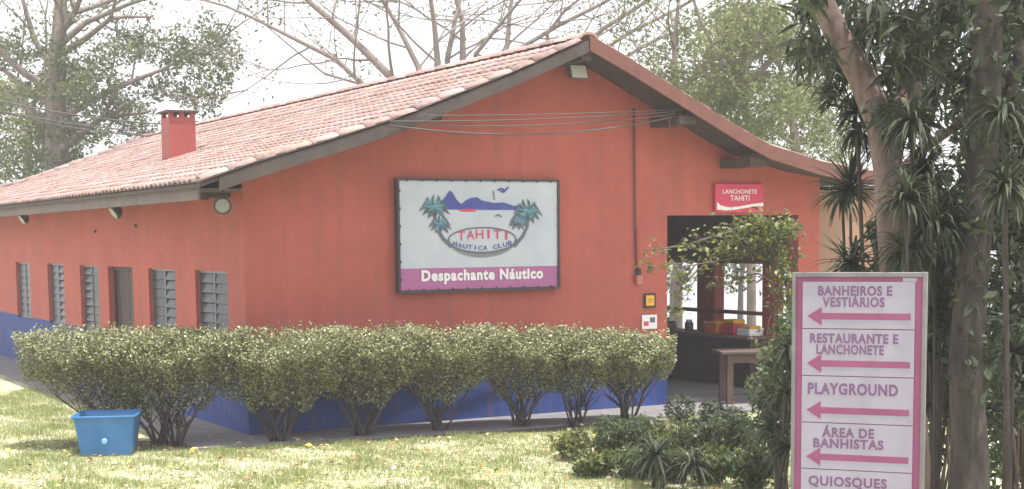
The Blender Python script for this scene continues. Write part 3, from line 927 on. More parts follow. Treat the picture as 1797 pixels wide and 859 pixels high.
# wooden table at the opening
def table(loc, rz, label):
    t = empty('wooden_table', loc, rz, label, 'table')
    for i in range(5):
        mb = MB(); mb.box(-0.06, -0.35 + i * 0.145, 0.80, 1.5, -0.35 + i * 0.145 + 0.135, 0.845, 0.006); mb.build('board', M['tablewood'], t)
    for (x, y) in ((0.05, -0.3), (0.05, 0.24), (1.3, -0.3), (1.3, 0.24)):
        mb = MB(); mb.box(x, y, 0, x + 0.1, y + 0.1, 0.798, 0.006); mb.build('leg', M['tablewood'], t)
    mb = MB(); mb.box(0.15, -0.27, 0.66, 1.3, -0.24, 0.79); mb.box(0.15, 0.27, 0.66, 1.3, 0.30, 0.79); mb.build('apron', M['tablewood'], t)
    return t
table(at(1262, 712, 24.45) * 1.0 if False else Vector((3.33, 24.5, 0.03)), PHI - 0.42, 'brown wooden table standing at the wide opening')

# goods on the counter
def on_counter(v, du=0.0): return W(WID - 0.62 + du, v, 0.981)
def jar(v, du, r, h, body, lid, label, name='jar'):
    o = empty(name, on_counter(v, du), 0, label, name.replace('_', ' '), 'things on the snack counter')
    mb = MB(); mb.tube([(0, 0, 0), (0, 0, h * 0.7), (0, 0, h * 0.8)], [r, r, r * 0.7], 10); mb.build('body', body, o)
    mb = MB(); mb.tube([(0, 0, h * 0.8), (0, 0, h)], [r * 0.72, r * 0.72], 10); mb.build('lid', lid, o)
jar(4.0, 0, 0.09, 0.24, M['white'], M['metal'], 'white jar at the far end of the counter')
jar(3.7, 0.1, 0.07, 0.2, M['metal'], M['darkmetal'], 'grey tin next to the white jar on the counter')
jar(3.4, 0, 0.10, 0.15, M['alu'], M['darkmetal'], 'low silver pot on the counter before the wide pillar')
jar(2.85, 0, 0.08, 0.20, M['ink'], M['white'], 'dark bottle with white cap on the counter', 'bottle')
jar(2.45, 0.1, 0.07, 0.18, M['metal'], M['white'], 'silver canister with white lid mid counter')
def crate(v, col, label, h=0.2):
    o = empty('food_box', on_counter(v), PHI + 1.5, label, 'box', 'things on the snack counter')
    mb = MB(); mb.box(-0.2, -0.14, 0, 0.2, 0.14, h * 0.7, 0.01); mb.build('tray', col, o)
    mb = MB(); mb.box(-0.18, -0.12, h * 0.7, 0.18, 0.12, h, 0.02); mb.build('contents', M['yellow'] if col is not M['yellow'] else M['white'], o)
crate(2.0, mat('orange_plastic', (0.75, 0.17, 0.05), 0.5), 'orange tray with yellow packets on the counter')
crate(1.5, M['redprint'], 'red tray with yellow packets on the counter', 0.26)
crate(1.05, M['white'], 'white tray with yellow packets at the near end of the counter', 0.17)

# ------------------------------------------------------------------ blue tub
tub = empty('blue_tub', (-5.17, 19.55, 0), math.radians(6), 'square blue plastic tub standing on the grass in front of the hedge', 'tub')
def rrect(hw, hd, r, z, n_=4):
    P = []
    for (sx, sy, a0) in ((1, 1, 0), (-1, 1, 90), (-1, -1, 180), (1, -1, 270)):
        for i in range(n_ + 1):
            a = math.radians(a0 + 90 * i / n_)
            P.append((sx * (hw - r) + r * math.cos(a), sy * (hd - r) + r * math.sin(a), z))
    return P
mb = MB()
rings = [(0.30, 0.28, 0.04, 0.0), (0.315, 0.295, 0.045, 0.03), (0.365, 0.345, 0.05, 0.40), (0.385, 0.365, 0.05, 0.49), (0.40, 0.38, 0.05, 0.495), (0.405, 0.385, 0.05, 0.52),
         (0.375, 0.355, 0.045, 0.52), (0.36, 0.34, 0.045, 0.42), (0.31, 0.29, 0.04, 0.06)]
ids = [mb.pts(rrect(*r)) for r in rings]; K = 20
for a, b_ in zip(ids, ids[1:]):
    for k in range(K): mb.face([a + k, a + (k + 1) % K, b_ + (k + 1) % K, b_ + k], True)
mb.face([ids[0] + k for k in range(K)]); mb.face([ids[-1] + k for k in range(K)])
mb.build('tub_body', M['bucket'], tub)
mb = MB(); mb.box(-0.335, -0.315, 0.30, 0.335, 0.315, 0.36); mb.build('soil_fill', M['soil'], tub)
mb = MB(); mb.tube([(0, -0.352, 0.2), (0, -0.362, 0.2)], [0.04, 0.03], 10); mb.build('plug', mat('pale_blue_plastic', (0.25, 0.45, 0.62), 0.4), tub)


# ------------------------------------------------------------------ foliage helpers
def leaf_cloud(name, centers, size, mt, parent=None, aspect=0.45, up=0.3, dirs=None, fold=False, jitter=0.35):
    """many small leaf faces, one at every centre"""
    c = np.asarray(centers, float); n_ = len(c)
    nrm = RNG.normal(size=(n_, 3)); nrm[:, 2] = np.abs(nrm[:, 2]) + up; nrm /= np.linalg.norm(nrm, axis=1)[:, None]
    d = RNG.normal(size=(n_, 3)) if dirs is None else np.asarray(dirs, float) + RNG.normal(scale=jitter, size=(n_, 3))
    d -= nrm * np.sum(d * nrm, 1)[:, None]
    d /= np.linalg.norm(d, axis=1)[:, None] + 1e-9
    s = np.cross(nrm, d)
    L = size * RNG.uniform(0.6, 1.35, n_)[:, None]
    Wd = L * aspect
    p0 = c - d * L * 0.5; p1 = c + s * Wd * 0.5 + nrm * L * 0.06; p2 = c + d * L * 0.5 - nrm * L * 0.1; p3 = c - s * Wd * 0.5 + nrm * L * 0.06
    v = np.stack([p0, p1, p2, p3], 1).reshape(-1, 3)
    me = bpy.data.meshes.new(name)
    me.vertices.add(4 * n_); me.vertices.foreach_set('co', v.astype(np.float32).ravel())
    me.loops.add(4 * n_); me.loops.foreach_set('vertex_index', np.arange(4 * n_, dtype=np.int32))
    me.polygons.add(n_); me.polygons.foreach_set('loop_start', np.arange(0, 4 * n_, 4, dtype=np.int32))
    me.materials.append(mt); me.update(calc_edges=True)
    return link(bpy.data.objects.new(name, me), parent)


def branch(mb, p, d, L, r, depth, tips, rr, spread=0.55, upw=0.15, curl=0.12, seg=4, kids=(2, 3), side=None, shrink=0.68):
    pts_, rad = [p.copy()], [r]
    q = p.copy(); dd = d.copy()
    for i in range(seg):
        dd = (dd + Vector((rr.uniform(-curl, curl), rr.uniform(-curl, curl), rr.uniform(-curl, curl) + upw * 0.15))).normalized()
        q = q + dd * (L / seg); pts_.append(q.copy()); rad.append(r * (1 - 0.45 * (i + 1) / seg))
        if depth > 0 and i in (1, 2) and rr.random() < 0.55:
            a = dd.orthogonal().normalized(); a.rotate(Matrix.Rotation(rr.uniform(0, 6.28), 3, dd))
            nd = (dd + a * rr.uniform(0.5, 1.0)).normalized()
            branch(mb, q.copy(), nd, L * rr.uniform(0.4, 0.6), r * 0.4, depth - 1, tips, rr, spread, upw, curl, seg, kids, side, shrink)
    mb.tube(pts_, rad, 6 if r > 0.03 else 4, cap=False)
    if depth <= 1:
        tips.extend([tuple(x) for x in pts_[1:]])
    if depth > 0:
        for _ in range(rr.randint(*kids)):
            a = dd.orthogonal().normalized(); a.rotate(Matrix.Rotation(rr.uniform(0, 6.28), 3, dd))
            nd = (dd + a * spread * rr.uniform(0.5, 1.2) + Vector((0, 0, upw))).normalized()
            branch(mb, q.copy(), nd, L * shrink * rr.uniform(0.8, 1.2), r * 0.55, depth - 1, tips, rr, spread, upw, curl, seg, kids, side, shrink)


def scatter_around(tips, per, sig):
    t = np.repeat(np.array(tips), per, axis=0)
    return t + RNG.normal(scale=sig, size=t.shape)


def blob_points(centers, radii, n_, shell=0.6):
    """points in lumpy clumps, thicker near each clump's outside"""
    centers = np.array(centers, float); radii = np.array(radii, float)
    w = (radii[:, 0] * radii[:, 1] * radii[:, 2]) ** 0.66; w /= w.sum()
    k = RNG.choice(len(centers), n_, p=w)
    d = RNG.normal(size=(n_, 3)); d /= np.linalg.norm(d, axis=1)[:, None]
    r = RNG.uniform(0, 1, n_) ** (1 / 3 * (1 - shell) + 0.12)
    return centers[k] + d * r[:, None] * radii[k]


# ------------------------------------------------------------------ hedge: eight clipped shrubs grown together
TOPS = [1.56, 1.53, 1.52, 1.50, 1.47, 1.43, 1.38, 1.30]
HEDGE = [(-5.20, 20.20, 1.04, -0.15, 'leftmost clipped hedge shrub, its crown leaning out over the blue tub'),
         (-4.55, 20.15, 1.0, 0.0, 'thick stemmed hedge shrub just right of the blue tub'),
         (-3.12, 20.30, 0.98, 0.0, 'hedge shrub in front of the building corner'),
         (-2.06, 20.80, 0.86, 0.0, 'hedge shrub left of the billboard with bare forked stems'),
         (-1.03, 21.25, 0.88, 0.0, 'hedge shrub under the left half of the billboard with fanned stems'),
         (0.13, 21.65, 0.86, 0.0, 'hedge shrub under the right half of the billboard'),
         (0.92, 21.8, 0.76, 0.0, 'hedge shrub just right of the billboard'),
         (1.66, 22.1, 0.62, 0.0, 'rightmost hedge shrub beside the wide opening')]
for k, (hx_, hy_, R, lean, lab) in enumerate(HEDGE):
    o = empty('hedge_shrub', (hx_, hy_, 0), 0, lab, 'hedge shrub', 'clipped shrubs of the hedge')
    rr = random.Random(50 + k)
    # canopy points in local coordinates
    nP = int(30000 * R / 0.8)
    h = RNG.uniform(0, 1, nP) ** 0.75
    z = 0.46 + h * (TOPS[k] - 0.46)
    hw = R * (0.30 + 0.86 * np.clip(h / 0.5, 0, 1) ** 0.8)
    an = RNG.uniform(0, 2 * np.pi, nP); q = RNG.uniform(0, 1, nP) ** 0.42
    x = np.cos(an) * q * hw + lean * h
    y = np.sin(an) * q * np.minimum(hw, 0.22 + 0.46 * np.clip(h / 0.8, 0, 1) ** 1.3)
    # lumpy clipped outline
    lump = 0.035 * np.sin(x * 7 + k) * np.cos(y * 6) + 0.03 * np.sin(x * 17 + 2 * k)
    z = z + np.where(h > 0.8, lump, lump * 1.5)
    # rounded shoulders
    z -= 0.24 * (np.abs(y) / 0.6) ** 2.2 * np.clip((h - 0.5) * 2, 0, 1)
    keep = RNG.uniform(0, 1, nP) < np.where(h < 0.4, 0.16 + 1.2 * h, 1.0)
    if k == 0: keep &= ~((x > 0.25) & (h < 0.3))
    P = np.stack([x, y, z], 1)[keep]
    # upright shoots sticking out
    ns = 260
    sp = np.stack([RNG.uniform(-R, R, ns) + lean, RNG.uniform(-0.3, 0.3, ns), TOPS[k] - 0.02 + np.abs(RNG.normal(scale=0.045, size=ns))], 1)
    P = np.vstack([P, sp])
    leaf_cloud('crown', P, 0.037, M['hedge_leaf'], o, aspect=0.65, up=0.5)
    st = MB()
    ns_ = 16 if k in (1,) else (11 if k in (0, 2, 4) else 9)
    for i in range(ns_):
        a = rr.uniform(0, 6.28); off = Vector((math.cos(a) * (0.14 if k == 1 else 0.07), math.sin(a) * 0.05, -0.03))
        t = (i + 0.5) / ns_ * 2 - 1
        end = Vector((t * R * 0.95 + lean + rr.uniform(-.08, .08), rr.uniform(-0.3, 0.3), rr.uniform(0.85, 1.2)))
        mid = off.lerp(end, 0.45) + Vector((-t * 0.04 + rr.uniform(-.05, .05), 0, 0.02))
        pts_ = [off, off.lerp(mid, 0.5) + Vector((rr.uniform(-.02, .02), 0, 0.02)), mid, mid.lerp(end, 0.5) + Vector((rr.uniform(-.03, .03), 0, -0.02)), end]
        r0 = rr.uniform(0.011, 0.027)
        st.tube(pts_, [r0, r0 * .9, r0 * .75, r0 * .6, r0 * .35], 6)
        for q_ in range(7):
            s_ = pts_[rr.choice((1, 2, 3))]
            e_ = s_ + Vector((rr.uniform(-.3, .3), rr.uniform(-.2, .2), rr.uniform(0.15, .45)))
            st.tube([s_, s_.lerp(e_, 0.5) + Vector((rr.uniform(-.03, .03), 0, 0.02)), e_], [r0 * .4, r0 * .3, r0 * .15], 4)
    st.build('stem', M['bark_dark'], o, False)

# bare soil below the hedge
mb = MB()
top_, bot_ = [], []
for i in range(40):
    t = i / 39; x = -6.0 + t * 8.3; yc = 20.15 + 0.28 * max(0, x + 4.3) if x > -4.3 else 20.15
    w_ = 0.33 + 0.06 * math.sin(i * 1.7) + 0.04 * math.sin(i * 3.1)
    top_.append((x, yc + 0.55, 0.006)); bot_.append((x, yc - w_ + 0.12, 0.006))
mb.poly(bot_ + list(reversed(top_)))
tag(mb.build('soil_bed', M['soil'], None, False), kind='structure')

# ------------------------------------------------------------------ grass and litter on the lawn
def ok_grass(x, y):
    # not on pavement or on the soil bed
    du = (x - CORNER.x) * BG.x + (y - CORNER.y) * BG.y; dv = (x - CORNER.x) * BL.x + (y - CORNER.y) * BL.y
    pave = (du > -1.02) & (dv > -1.0)
    bed = (x > -5.9) & (x < 2.3) & (y > 19.95 + 0.28 * np.clip(x + 4.3, 0, 99)) 
    return ~(pave | bed)
nG = 260000
gx = RNG.uniform(-9, 3.5, nG); gy = 14.5 + RNG.uniform(0, 1, nG) ** 1.0 * 16
k_ = ok_grass(gx, gy) & (1.5 * np.sin(gx * 2.3 + 1.3 * np.sin(gy * 1.7)) * np.cos(gy * 2.9 + gx) + 0.7 * np.sin(gx * 7.1 + gy * 3) * np.sin(gy * 6.3) + RNG.uniform(-1, 1, nG) > -0.7)
k_ &= np.abs(gx / gy) < 0.40
gx, gy = gx[k_], gy[k_]; nG = len(gx)
hgt = RNG.uniform(0.015, 0.05, nG) * (1 + 1.6 * np.clip(np.sin(gx * 5.1 + 2 * np.sin(gy * 3.3)) * np.sin(gy * 4.7 + gx * 2.2), 0, 1)); ang = RNG.uniform(0, 6.28, nG); ww = 0.006
v0 = np.stack([gx - ww * np.cos(ang), gy - ww * np.sin(ang), np.zeros(nG)], 1)
v1 = np.stack([gx + ww * np.cos(ang), gy + ww * np.sin(ang), np.zeros(nG)], 1)
v2 = np.stack([gx + RNG.normal(scale=0.02, size=nG), gy + RNG.normal(scale=0.02, size=nG), hgt], 1)
me = bpy.data.meshes.new('grass'); vv = np.stack([v0, v1, v2], 1).reshape(-1, 3)
me.vertices.add(3 * nG); me.vertices.foreach_set('co', vv.astype(np.float32).ravel())
me.loops.add(3 * nG); me.loops.foreach_set('vertex_index', np.arange(3 * nG, dtype=np.int32))
me.polygons.add(nG); me.polygons.foreach_set('loop_start', np.arange(0, 3 * nG, 3, dtype=np.int32))
me.materials.append(M['grass']); me.update(calc_edges=True)
tag(link(bpy.data.objects.new('grass', me)), 'short sunlit lawn grass in front of the hedge', 'grass', kind='stuff')
nF = 1000
fx = RNG.uniform(-8, 3, nF); fy = RNG.uniform(15.5, 21, nF)
cl = leaf_cloud('fallen_leaves', np.stack([fx, fy, np.full(nF, 0.035)], 1), 0.085, M['litter'], None, aspect=0.6, up=2.5)
tag(cl, 'dry fallen leaves scattered over the lawn', 'fallen leaves', kind='stuff')

# ------------------------------------------------------------------ direction sign (foreground)
SY = -0.40
s0 = at(1392, 478, 9.75)
ds = empty('direction_sign', (s0.x, s0.y, 0), SY, 'tall white and magenta direction sign with left pointing arrows', 'sign')
SW, ST, SB = 0.828, s0.z, 0.55
LEANX = -0.012
fr = 0.024
def sbox(x0, y0, z0, x1, y1, z1, bev=0.0):
    mb = MB(); mb.box(x0, y0, z0, x1, y1, z1, bev); return mb
mb = MB(); mb.box(0, -0.03, 0, fr, 0.03, ST, 0.003); mb.build('post', M['alu'], ds)
mb = MB(); mb.box(SW - fr, -0.03, 0, SW, 0.03, ST, 0.003); mb.build('post', M['alu'], ds)
mb = MB(); mb.box(fr, -0.028, ST - 0.03, SW - fr, 0.028, ST - 0.001, 0.003); mb.build('rail', M['alu'], ds)
mb = MB(); mb.box(fr, -0.028, SB - 0.03, SW - fr, 0.028, SB, 0.003); mb.build('rail', M['alu'], ds)
mb = MB(); mb.box(fr, -0.012, SB, SW - fr, 0.012, ST - 0.03); mb.build('backing_board', M['magenta'], ds)
rows_ = [('BANHEIROS E', 'VESTIÁRIOS'), ('RESTAURANTE E', 'LANCHONETE'), ('PLAYGROUND', None), ('ÁREA DE', 'BANHISTAS'), ('QUIOSQUES', None), None]
spans = [(0.14, 0.80, 0.18, 0.735), (0.07, 0.86, 0.13, 0.735), (0.055, 0.865, 0, 0), (0.19, 0.66, 0.11, 0.745), (0.07, 0.78, 0, 0)]
RH = 0.297; zt = ST - 0.060
x0s, x1s = 0.066, SW - 0.070
for i in range(6):
    z1 = zt - i * RH; z0 = max(z1 - RH + 0.006, SB + 0.004)
    mb = MB(); mb.box(x0s, -0.018, z0, x1s, -0.0125, z1); pn = mb.build('panel', M['offwhite'], ds)
    if i > 4 or rows_[i] is None: continue
    a, b_ = rows_[i]; sp = spans[i]; wd = x1s - x0s
    hh = 0.062
    if b_:
        fit_lettering(a, pn, x0s + wd * sp[0], x0s + wd * sp[1], -0.019, z1 - 0.025 - hh, z1 - 0.025 + (0.015 if a[0] == 'Á' else 0), M['purple'], 0.036)
        fit_lettering(b_, pn, x0s + wd * sp[2], x0s + wd * sp[3], -0.019, z1 - 0.095 - hh, z1 - 0.095 + (0.015 if 'Á' in b_ else 0), M['purple'], 0.036)
    else:
        fit_lettering(a, pn, x0s + wd * sp[0], x0s + wd * sp[1], -0.019, z1 - 0.115, z1 - 0.04, M['purple'], 0.036)
    za = z1 - 0.215; 
    ax0, ax1 = x0s + wd * 0.045, x0s + wd * 0.965
    mb = MB(); mb.prism([(ax0, -0.0185, za), (ax0 + 0.09, -0.0185, za + 0.058), (ax0 + 0.09, -0.0185, za + 0.02), (ax1, -0.0185, za + 0.02), (ax1, -0.0185, za - 0.02), (ax0 + 0.09, -0.0185, za - 0.02), (ax0 + 0.09, -0.0185, za - 0.058)], (0, -0.0015, 0))
    mb.build('arrow', M['magenta'], pn)
mb = MB(); mb.box(SW - 0.145, -0.016, ST - 0.058, SW - 0.06, -0.0122, ST - 0.034); stk = mb.build('sticker', M['offwhite'], ds)


# ------------------------------------------------------------------ background trees
def tree(name, label, cat, base, limbs, depth, bark, leafm, per, sig, lsize, seed, group=None, kids=(2, 3), spread=0.5, asp=0.45, upw=0.15, clumps=None, nclump=0, shrink=0.68):
    """limbs: list of (start point, direction, length, radius) in world; trunk goes from base through first starts"""
    o = empty(name, base, 0, label, cat, group)
    rr = random.Random(seed)
    B = Vector(base); mb = MB(); tips = []
    for (pts_, rad, L, br) in limbs:
        P = [Vector(p) - B for p in pts_]
        mb.tube(P, rad, 8, cap=False)
        d = (P[-1] - P[-2]).normalized()
        branch(mb, P[-1], d, L, rad[-1], depth, tips, rr, spread, upw, 0.14, 4, kids, None, shrink)
        for t in br:
            i = min(int(t), len(P) - 2); q = P[i].lerp(P[i + 1], t - i)
            dd = (P[i + 1] - P[i]).normalized(); a = dd.orthogonal().normalized(); a.rotate(Matrix.Rotation(rr.uniform(0, 6.28), 3, dd))
            branch(mb, q, (dd * 0.6 + a).normalized(), L * 0.75, rad[i] * 0.4, max(depth - 1, 1), tips, rr, spread, upw, 0.14, 4, kids, None, shrink)
    mb.build('trunk', bark, o, False)
    P = scatter_around(tips, per, sig) if per > 0 else np.zeros((0, 3))
    if clumps is not None and nclump:
        cc = [tuple(Vector(c) - B) for c, r in clumps]; P = np.vstack([P, blob_points(cc, [r for c, r in clumps], nclump)])
    leaf_cloud('crown', P, lsize, leafm, o, aspect=asp, up=0.2)
    return o

# left tree behind the roof
D = 47.0
cl = []
rr = random.Random(5)
for i in range(46):
    px = rr.uniform(-10, 360); py = rr.uniform(60, 300)
    if px > 250 and py > 190: continue
    cl.append((at(px, py, D + rr.uniform(-2.5, 2.5)), (rr.uniform(.5, 1.1), rr.uniform(.5, 1.0), rr.uniform(.3, .6))))
for i in range(16):
    px = rr.uniform(280, 405); py = rr.uniform(40, 170)
    cl.append((at(px, py, D + rr.uniform(-2, 2)), (rr.uniform(.3, .7), rr.uniform(.4, .8), rr.uniform(.25, .5))))
b0 = at(104, 420, D); b0.z = 0
tree('tall_tree', 'tall leafy tree with a straight dark trunk behind the left end of the roof', 'tree', b0,
     [([b0, at(100, 300, D), at(98, 150, D), at(106, 20, D), at(112, -90, D)], [.42, .36, .3, .2, .14], 3.0, (1.2, 1.5, 1.9, 2.2, 2.4, 2.7, 2.9, 3.2)),
      ([at(98, 130, D), at(60, 70, D), at(40, 0, D)], [.12, .09, .06], 2.0, (0.5, 1.2)),
      ([at(104, 80, D), at(150, 40, D), at(220, 10, D)], [.12, .09, .06], 2.5, (0.5, 1.2)),
      ([at(98, 215, D), at(190, 160, D), at(290, 120, D)], [.12, .09, .05], 2.0, (0.5, 1.0, 1.4)),
      ([at(98, 190, D), at(40, 150, D), at(-10, 110, D)], [.12, .09, .05], 2.0, (0.5, 1.2))],
     2, M['bark_pale'], M['far_leaf'], 7, 0.32, 0.15, 21, 'trees behind the building', clumps=cl, nclump=13000)
# a second, thinner tree left
D = 52.0
cl = []
for i in range(26):
    px = rr.uniform(-40, 170); py = rr.uniform(140, 330)
    cl.append((at(px, py, D + rr.uniform(-1.5, 1.5)), (rr.uniform(.6, 1.1), .8, rr.uniform(.4, .7))))
b0 = at(45, 420, D); b0.z = 0
tree('leafy_tree', 'lower pale green tree behind the tall one at the left edge', 'tree', b0,
     [([b0, at(48, 300, D), at(52, 220, D)], [.2, .16, .1], 2.2, (0.9, 1.3, 1.6))], 2, M['bark_pale'], M['pale_leaf'], 5, 0.35, 0.16, 22,
     'trees behind the building', clumps=cl, nclump=9000)

# bare spreading trees behind the ridge
D = 44.0
def bare(name, label, basepx, limbs_px, seed, D, per=1, leafm=None, group='trees behind the building', lsz=0.12, depth=3):
    b0 = at(basepx, 420, D); b0.z = 0
    L = []
    hub = at(basepx, 330, D)
    for (pxs, r0) in limbs_px:
        dy = (seed * 7 + len(L) * 13) % 5 - 2
        P = [hub] + [at(x, y, D + dy * 0.5 * (i + 1) / len(pxs)) for i, (x, y) in enumerate(pxs)]
        n_ = len(P); L.append((P, [r0 * 0.72 * (1 - 0.6 * i / (n_ - 1)) for i in range(n_)], 2.9, tuple(1 + 0.5 * j for j in range(0, (n_ - 2) * 2))))
    L.insert(0, ([b0, hub], [0.5, 0.4], 1.0, ()))
    return tree(name, label, 'tree', b0, L, depth, M['bark_pale'], leafm or M['far_leaf'], per, 0.22, lsz, seed, group, kids=(2, 3), spread=0.5, upw=0.1)
bare('bare_tree', 'wide spreading nearly bare tree behind the middle of the roof', 735,
     [([(690, 140), (620, 70), (545, 5), (500, -40)], 0.20), ([(655, 165), (590, 105), (500, 60), (440, 30)], 0.13),
      ([(735, 120), (700, 50), (660, -20)], 0.15), ([(768, 110), (762, 40), (750, -40)], 0.16), ([(640, 150), (570, 130), (520, 90)], 0.08)], 31, D, 1)
bare('bare_tree', 'nearly bare tree with upright forked limbs behind the roof left of the ridge peak', 800,
     [([(785, 105), (800, 30), (820, -50)], 0.15), ([(812, 105), (812, 40), (790, -40)], 0.17), ([(835, 95), (880, 40), (930, -20)], 0.12),
      ([(890, 80), (895, 20), (905, -50)], 0.14), ([(905, 90), (980, 45), (1060, 5), (1120, -30)], 0.12)], 32, D + 2, 1)
bare('bare_tree', 'slanting thin limbed tree reaching over the ridge peak', 985,
     [([(1010, 90), (1060, 50), (1130, 5), (1180, -30)], 0.12), ([(1040, 100), (1100, 60), (1190, 15), (1260, -25)], 0.12),
      ([(1080, 110), (1150, 70), (1220, 45), (1300, -10)], 0.10), ([(960, 60), (990, 20), (1040, -20)], 0.10)], 33, D + 1, 1)

# right trees behind the right pitch
def leafy_back(name, label, basepx, boxpx, seed, D, leafm, nc, nl, tr, extra=(), r0=0.22):
    rr = random.Random(seed)
    b0 = at(basepx, 420, D); b0.z = 0
    cl = []
    for i in range(nc):
        px = rr.uniform(boxpx[0], boxpx[2]); py = rr.uniform(boxpx[1], boxpx[3])
        s = rr.uniform(.35, .9)
        cl.append((at(px, py, D + rr.uniform(-2, 2)), (s, s, s * rr.uniform(.5, .8))))
    P = [b0] + [at(x, y, D) for x, y in tr]
    n_ = len(P)
    lim = [(P, [r0 * (1 - 0.65 * i / (n_ - 1)) for i in range(n_)], 2.0, tuple(0.8 + 0.35 * j for j in range(int((n_ - 1.2) / 0.35))))]
    for e in extra: lim.append(([at(x, y, D) for x, y in e], [0.09 * (1 - 0.5 * i / (len(e) - 1)) for i in range(len(e))], 1.5, (0.5, 1.1)))
    return tree(name, label, 'tree', b0, lim, 2, M['bark_pale'], leafm, 5, 0.3, 0.14, seed, 'trees behind the building', clumps=cl, nclump=nl)
leafy_back('leafy_tree', 'light green tree with two thin trunks behind the right roof pitch', 1190, (1120, 30, 1290, 230), 41, 40, M['pale_leaf'], 30, 7000, [(1190, 250), (1186, 160), (1183, 80), (1190, 10)], [[(1187, 170), (1240, 110), (1290, 40)]], 0.12)
leafy_back('leafy_tree', 'fuller green tree behind the lower right roof pitch', 1320, (1250, 20, 1400, 250), 42, 38, M['pale_leaf'], 38, 10000, [(1318, 250), (1300, 150), (1330, 60), (1350, -10)], [[(1305, 170), (1270, 110), (1240, 60)], [(1310, 150), (1370, 90), (1400, 30)]], 0.12)
leafy_back('leafy_tree', 'small leafy tree in the gap between the roof end and the big leaning trunk', 1400, (1340, 150, 1480, 300), 43, 42, M['pale_leaf'], 20, 4500, [(1400, 330), (1395, 240), (1385, 170)])
for k_, (bx, bw, lab) in enumerate([(1180, 30, 'slender lakeside tree seen through the opening left of the wide pillar'), (1300, 40, 'slender lakeside tree seen through the opening right of the wide pillar')]):
    leafy_back('lakeside_tree', lab, bx, (bx - bw, 380, bx + bw, 500), 60 + k_, 48, M['far_leaf'], 7, 1200, [(bx, 500), (bx + 8, 440), (bx - 5, 380)], (), 0.10)


# ------------------------------------------------------------------ right foreground vegetation
def rosette(parent, c, R, n_, mt, wid=0.03, droop=0.5, upb=0.2, seed=0, fan=None, name='leaf_rosette'):
    """long strap leaves radiating from one point; each leaf a folded curved blade"""
    rr = random.Random(seed); mb = MB(); c = Vector(c)
    for i in range(n_):
        an = rr.uniform(0, 6.283); el = rr.uniform(-0.5, 1.35) + upb
        d = Vector((math.cos(an) * math.cos(el), math.sin(an) * math.cos(el), math.sin(el)))
        if fan is not None and d.dot(fan) < -0.2: d = -d
        L = R * rr.uniform(0.7, 1.15); s = d.cross(Vector((0, 0, 1)))
        if s.length < 0.05: s = Vector((1, 0, 0))
        s.normalize(); up_ = s.cross(d)
        prev = None
        ws = [0.5, 1.0, 0.9, 0.55, 0.05]
        p = c.copy(); dd = d.copy()
        ring = []
        for j in range(5):
            w_ = wid * ws[j] * 0.5
            ring.append(mb.pts([p - s * w_ + up_ * w_ * 0.4, p, p + s * w_ + up_ * w_ * 0.4]))
            dd = (dd + Vector((0, 0, -droop * 0.28 * (j + 0.3)))).normalized()
            p = p + dd * L / 4
        for a, b_ in zip(ring, ring[1:]):
            mb.face([a, a + 1, b_ + 1, b_], True); mb.face([a + 1, a + 2, b_ + 2, b_ + 1], True)
    return mb.build(name, mt, parent, False)

# big leaning tree
D = 13.0
b0 = at(1600, 860, D); b0.z = 0
bt = empty('leaning_tree', b0, 0, 'large tree with pale leaning trunk behind the direction sign', 'tree')
mb = MB()
def rel(*a): return at(*a) - b0
mb.tube([Vector((0, 0, -0.1)), rel(1590, 700, D), rel(1580, 540, D), rel(1568, 400, D), rel(1560, 300, D), rel(1545, 215, D), rel(1510, 130, D), rel(1470, 60, D), rel(1435, -10, D), rel(1400, -90, D)],
        [.23, .17, .15, .14, .13, .125, .12, .11, .10, .09], 12, False)
mb.tube([rel(1552, 240, D), rel(1600, 160, D + .2), rel(1640, 60, D + .4), rel(1670, -60, D + .6)], [.10, .09, .08, .07], 10, False)
mb.tube([rel(1565, 320, D), rel(1610, 270, D - .3), rel(1680, 220, D - .5), rel(1740, 120, D - .6)], [.05, .04, .035, .02], 8, False)
mb.build('trunk', M['bark_smooth'], bt, False)
rr = random.Random(9)
cc = []; P = []; dirs = []
for i in range(88):
    px = rr.uniform(1410, 1800); py = rr.uniform(-60, 200)
    if px < 1480 and py > 60 + (px - 1400) * 2.0: continue
    if px > 1640 and py > 40 and rr.random() < 0.6: continue
    if px < 1545 and py > 150: continue
    c = at(px, py, D + rr.uniform(-0.9, 1.6)) - b0
    for j in range(rr.randint(34, 60)):
        a = rr.uniform(0, 6.28)
        dv_ = Vector((math.cos(a) * 0.6, math.sin(a) * 0.6, rr.uniform(-1.3, -0.1)))
        P.append(c + dv_ * rr.uniform(0.05, 0.22) + Vector((rr.gauss(0, .05), rr.gauss(0, .05), rr.gauss(0, .05)))); dirs.append(dv_)
for i in range(95):
    c = Vector((rr.uniform(1.2, 6.2), rr.uniform(7.6, 13.0), 0)); c.z = 3.1 + c.y * 0.155 + rr.uniform(0.9, 2.3)
    c = c - b0
    for j in range(rr.randint(40, 60)):
        a = rr.uniform(0, 6.28)
        dv_ = Vector((math.cos(a) * 0.8, math.sin(a) * 0.8, rr.uniform(-1.0, 0.1)))
        P.append(c + dv_ * rr.uniform(0.05, 0.3) + Vector((rr.gauss(0, .1), rr.gauss(0, .1), rr.gauss(0, .07)))); dirs.append(dv_)
leaf_cloud('crown', [tuple(p) for p in P], 0.27, M['dark_leaf'], bt, aspect=0.14, up=0.0, dirs=[tuple(d) for d in dirs])
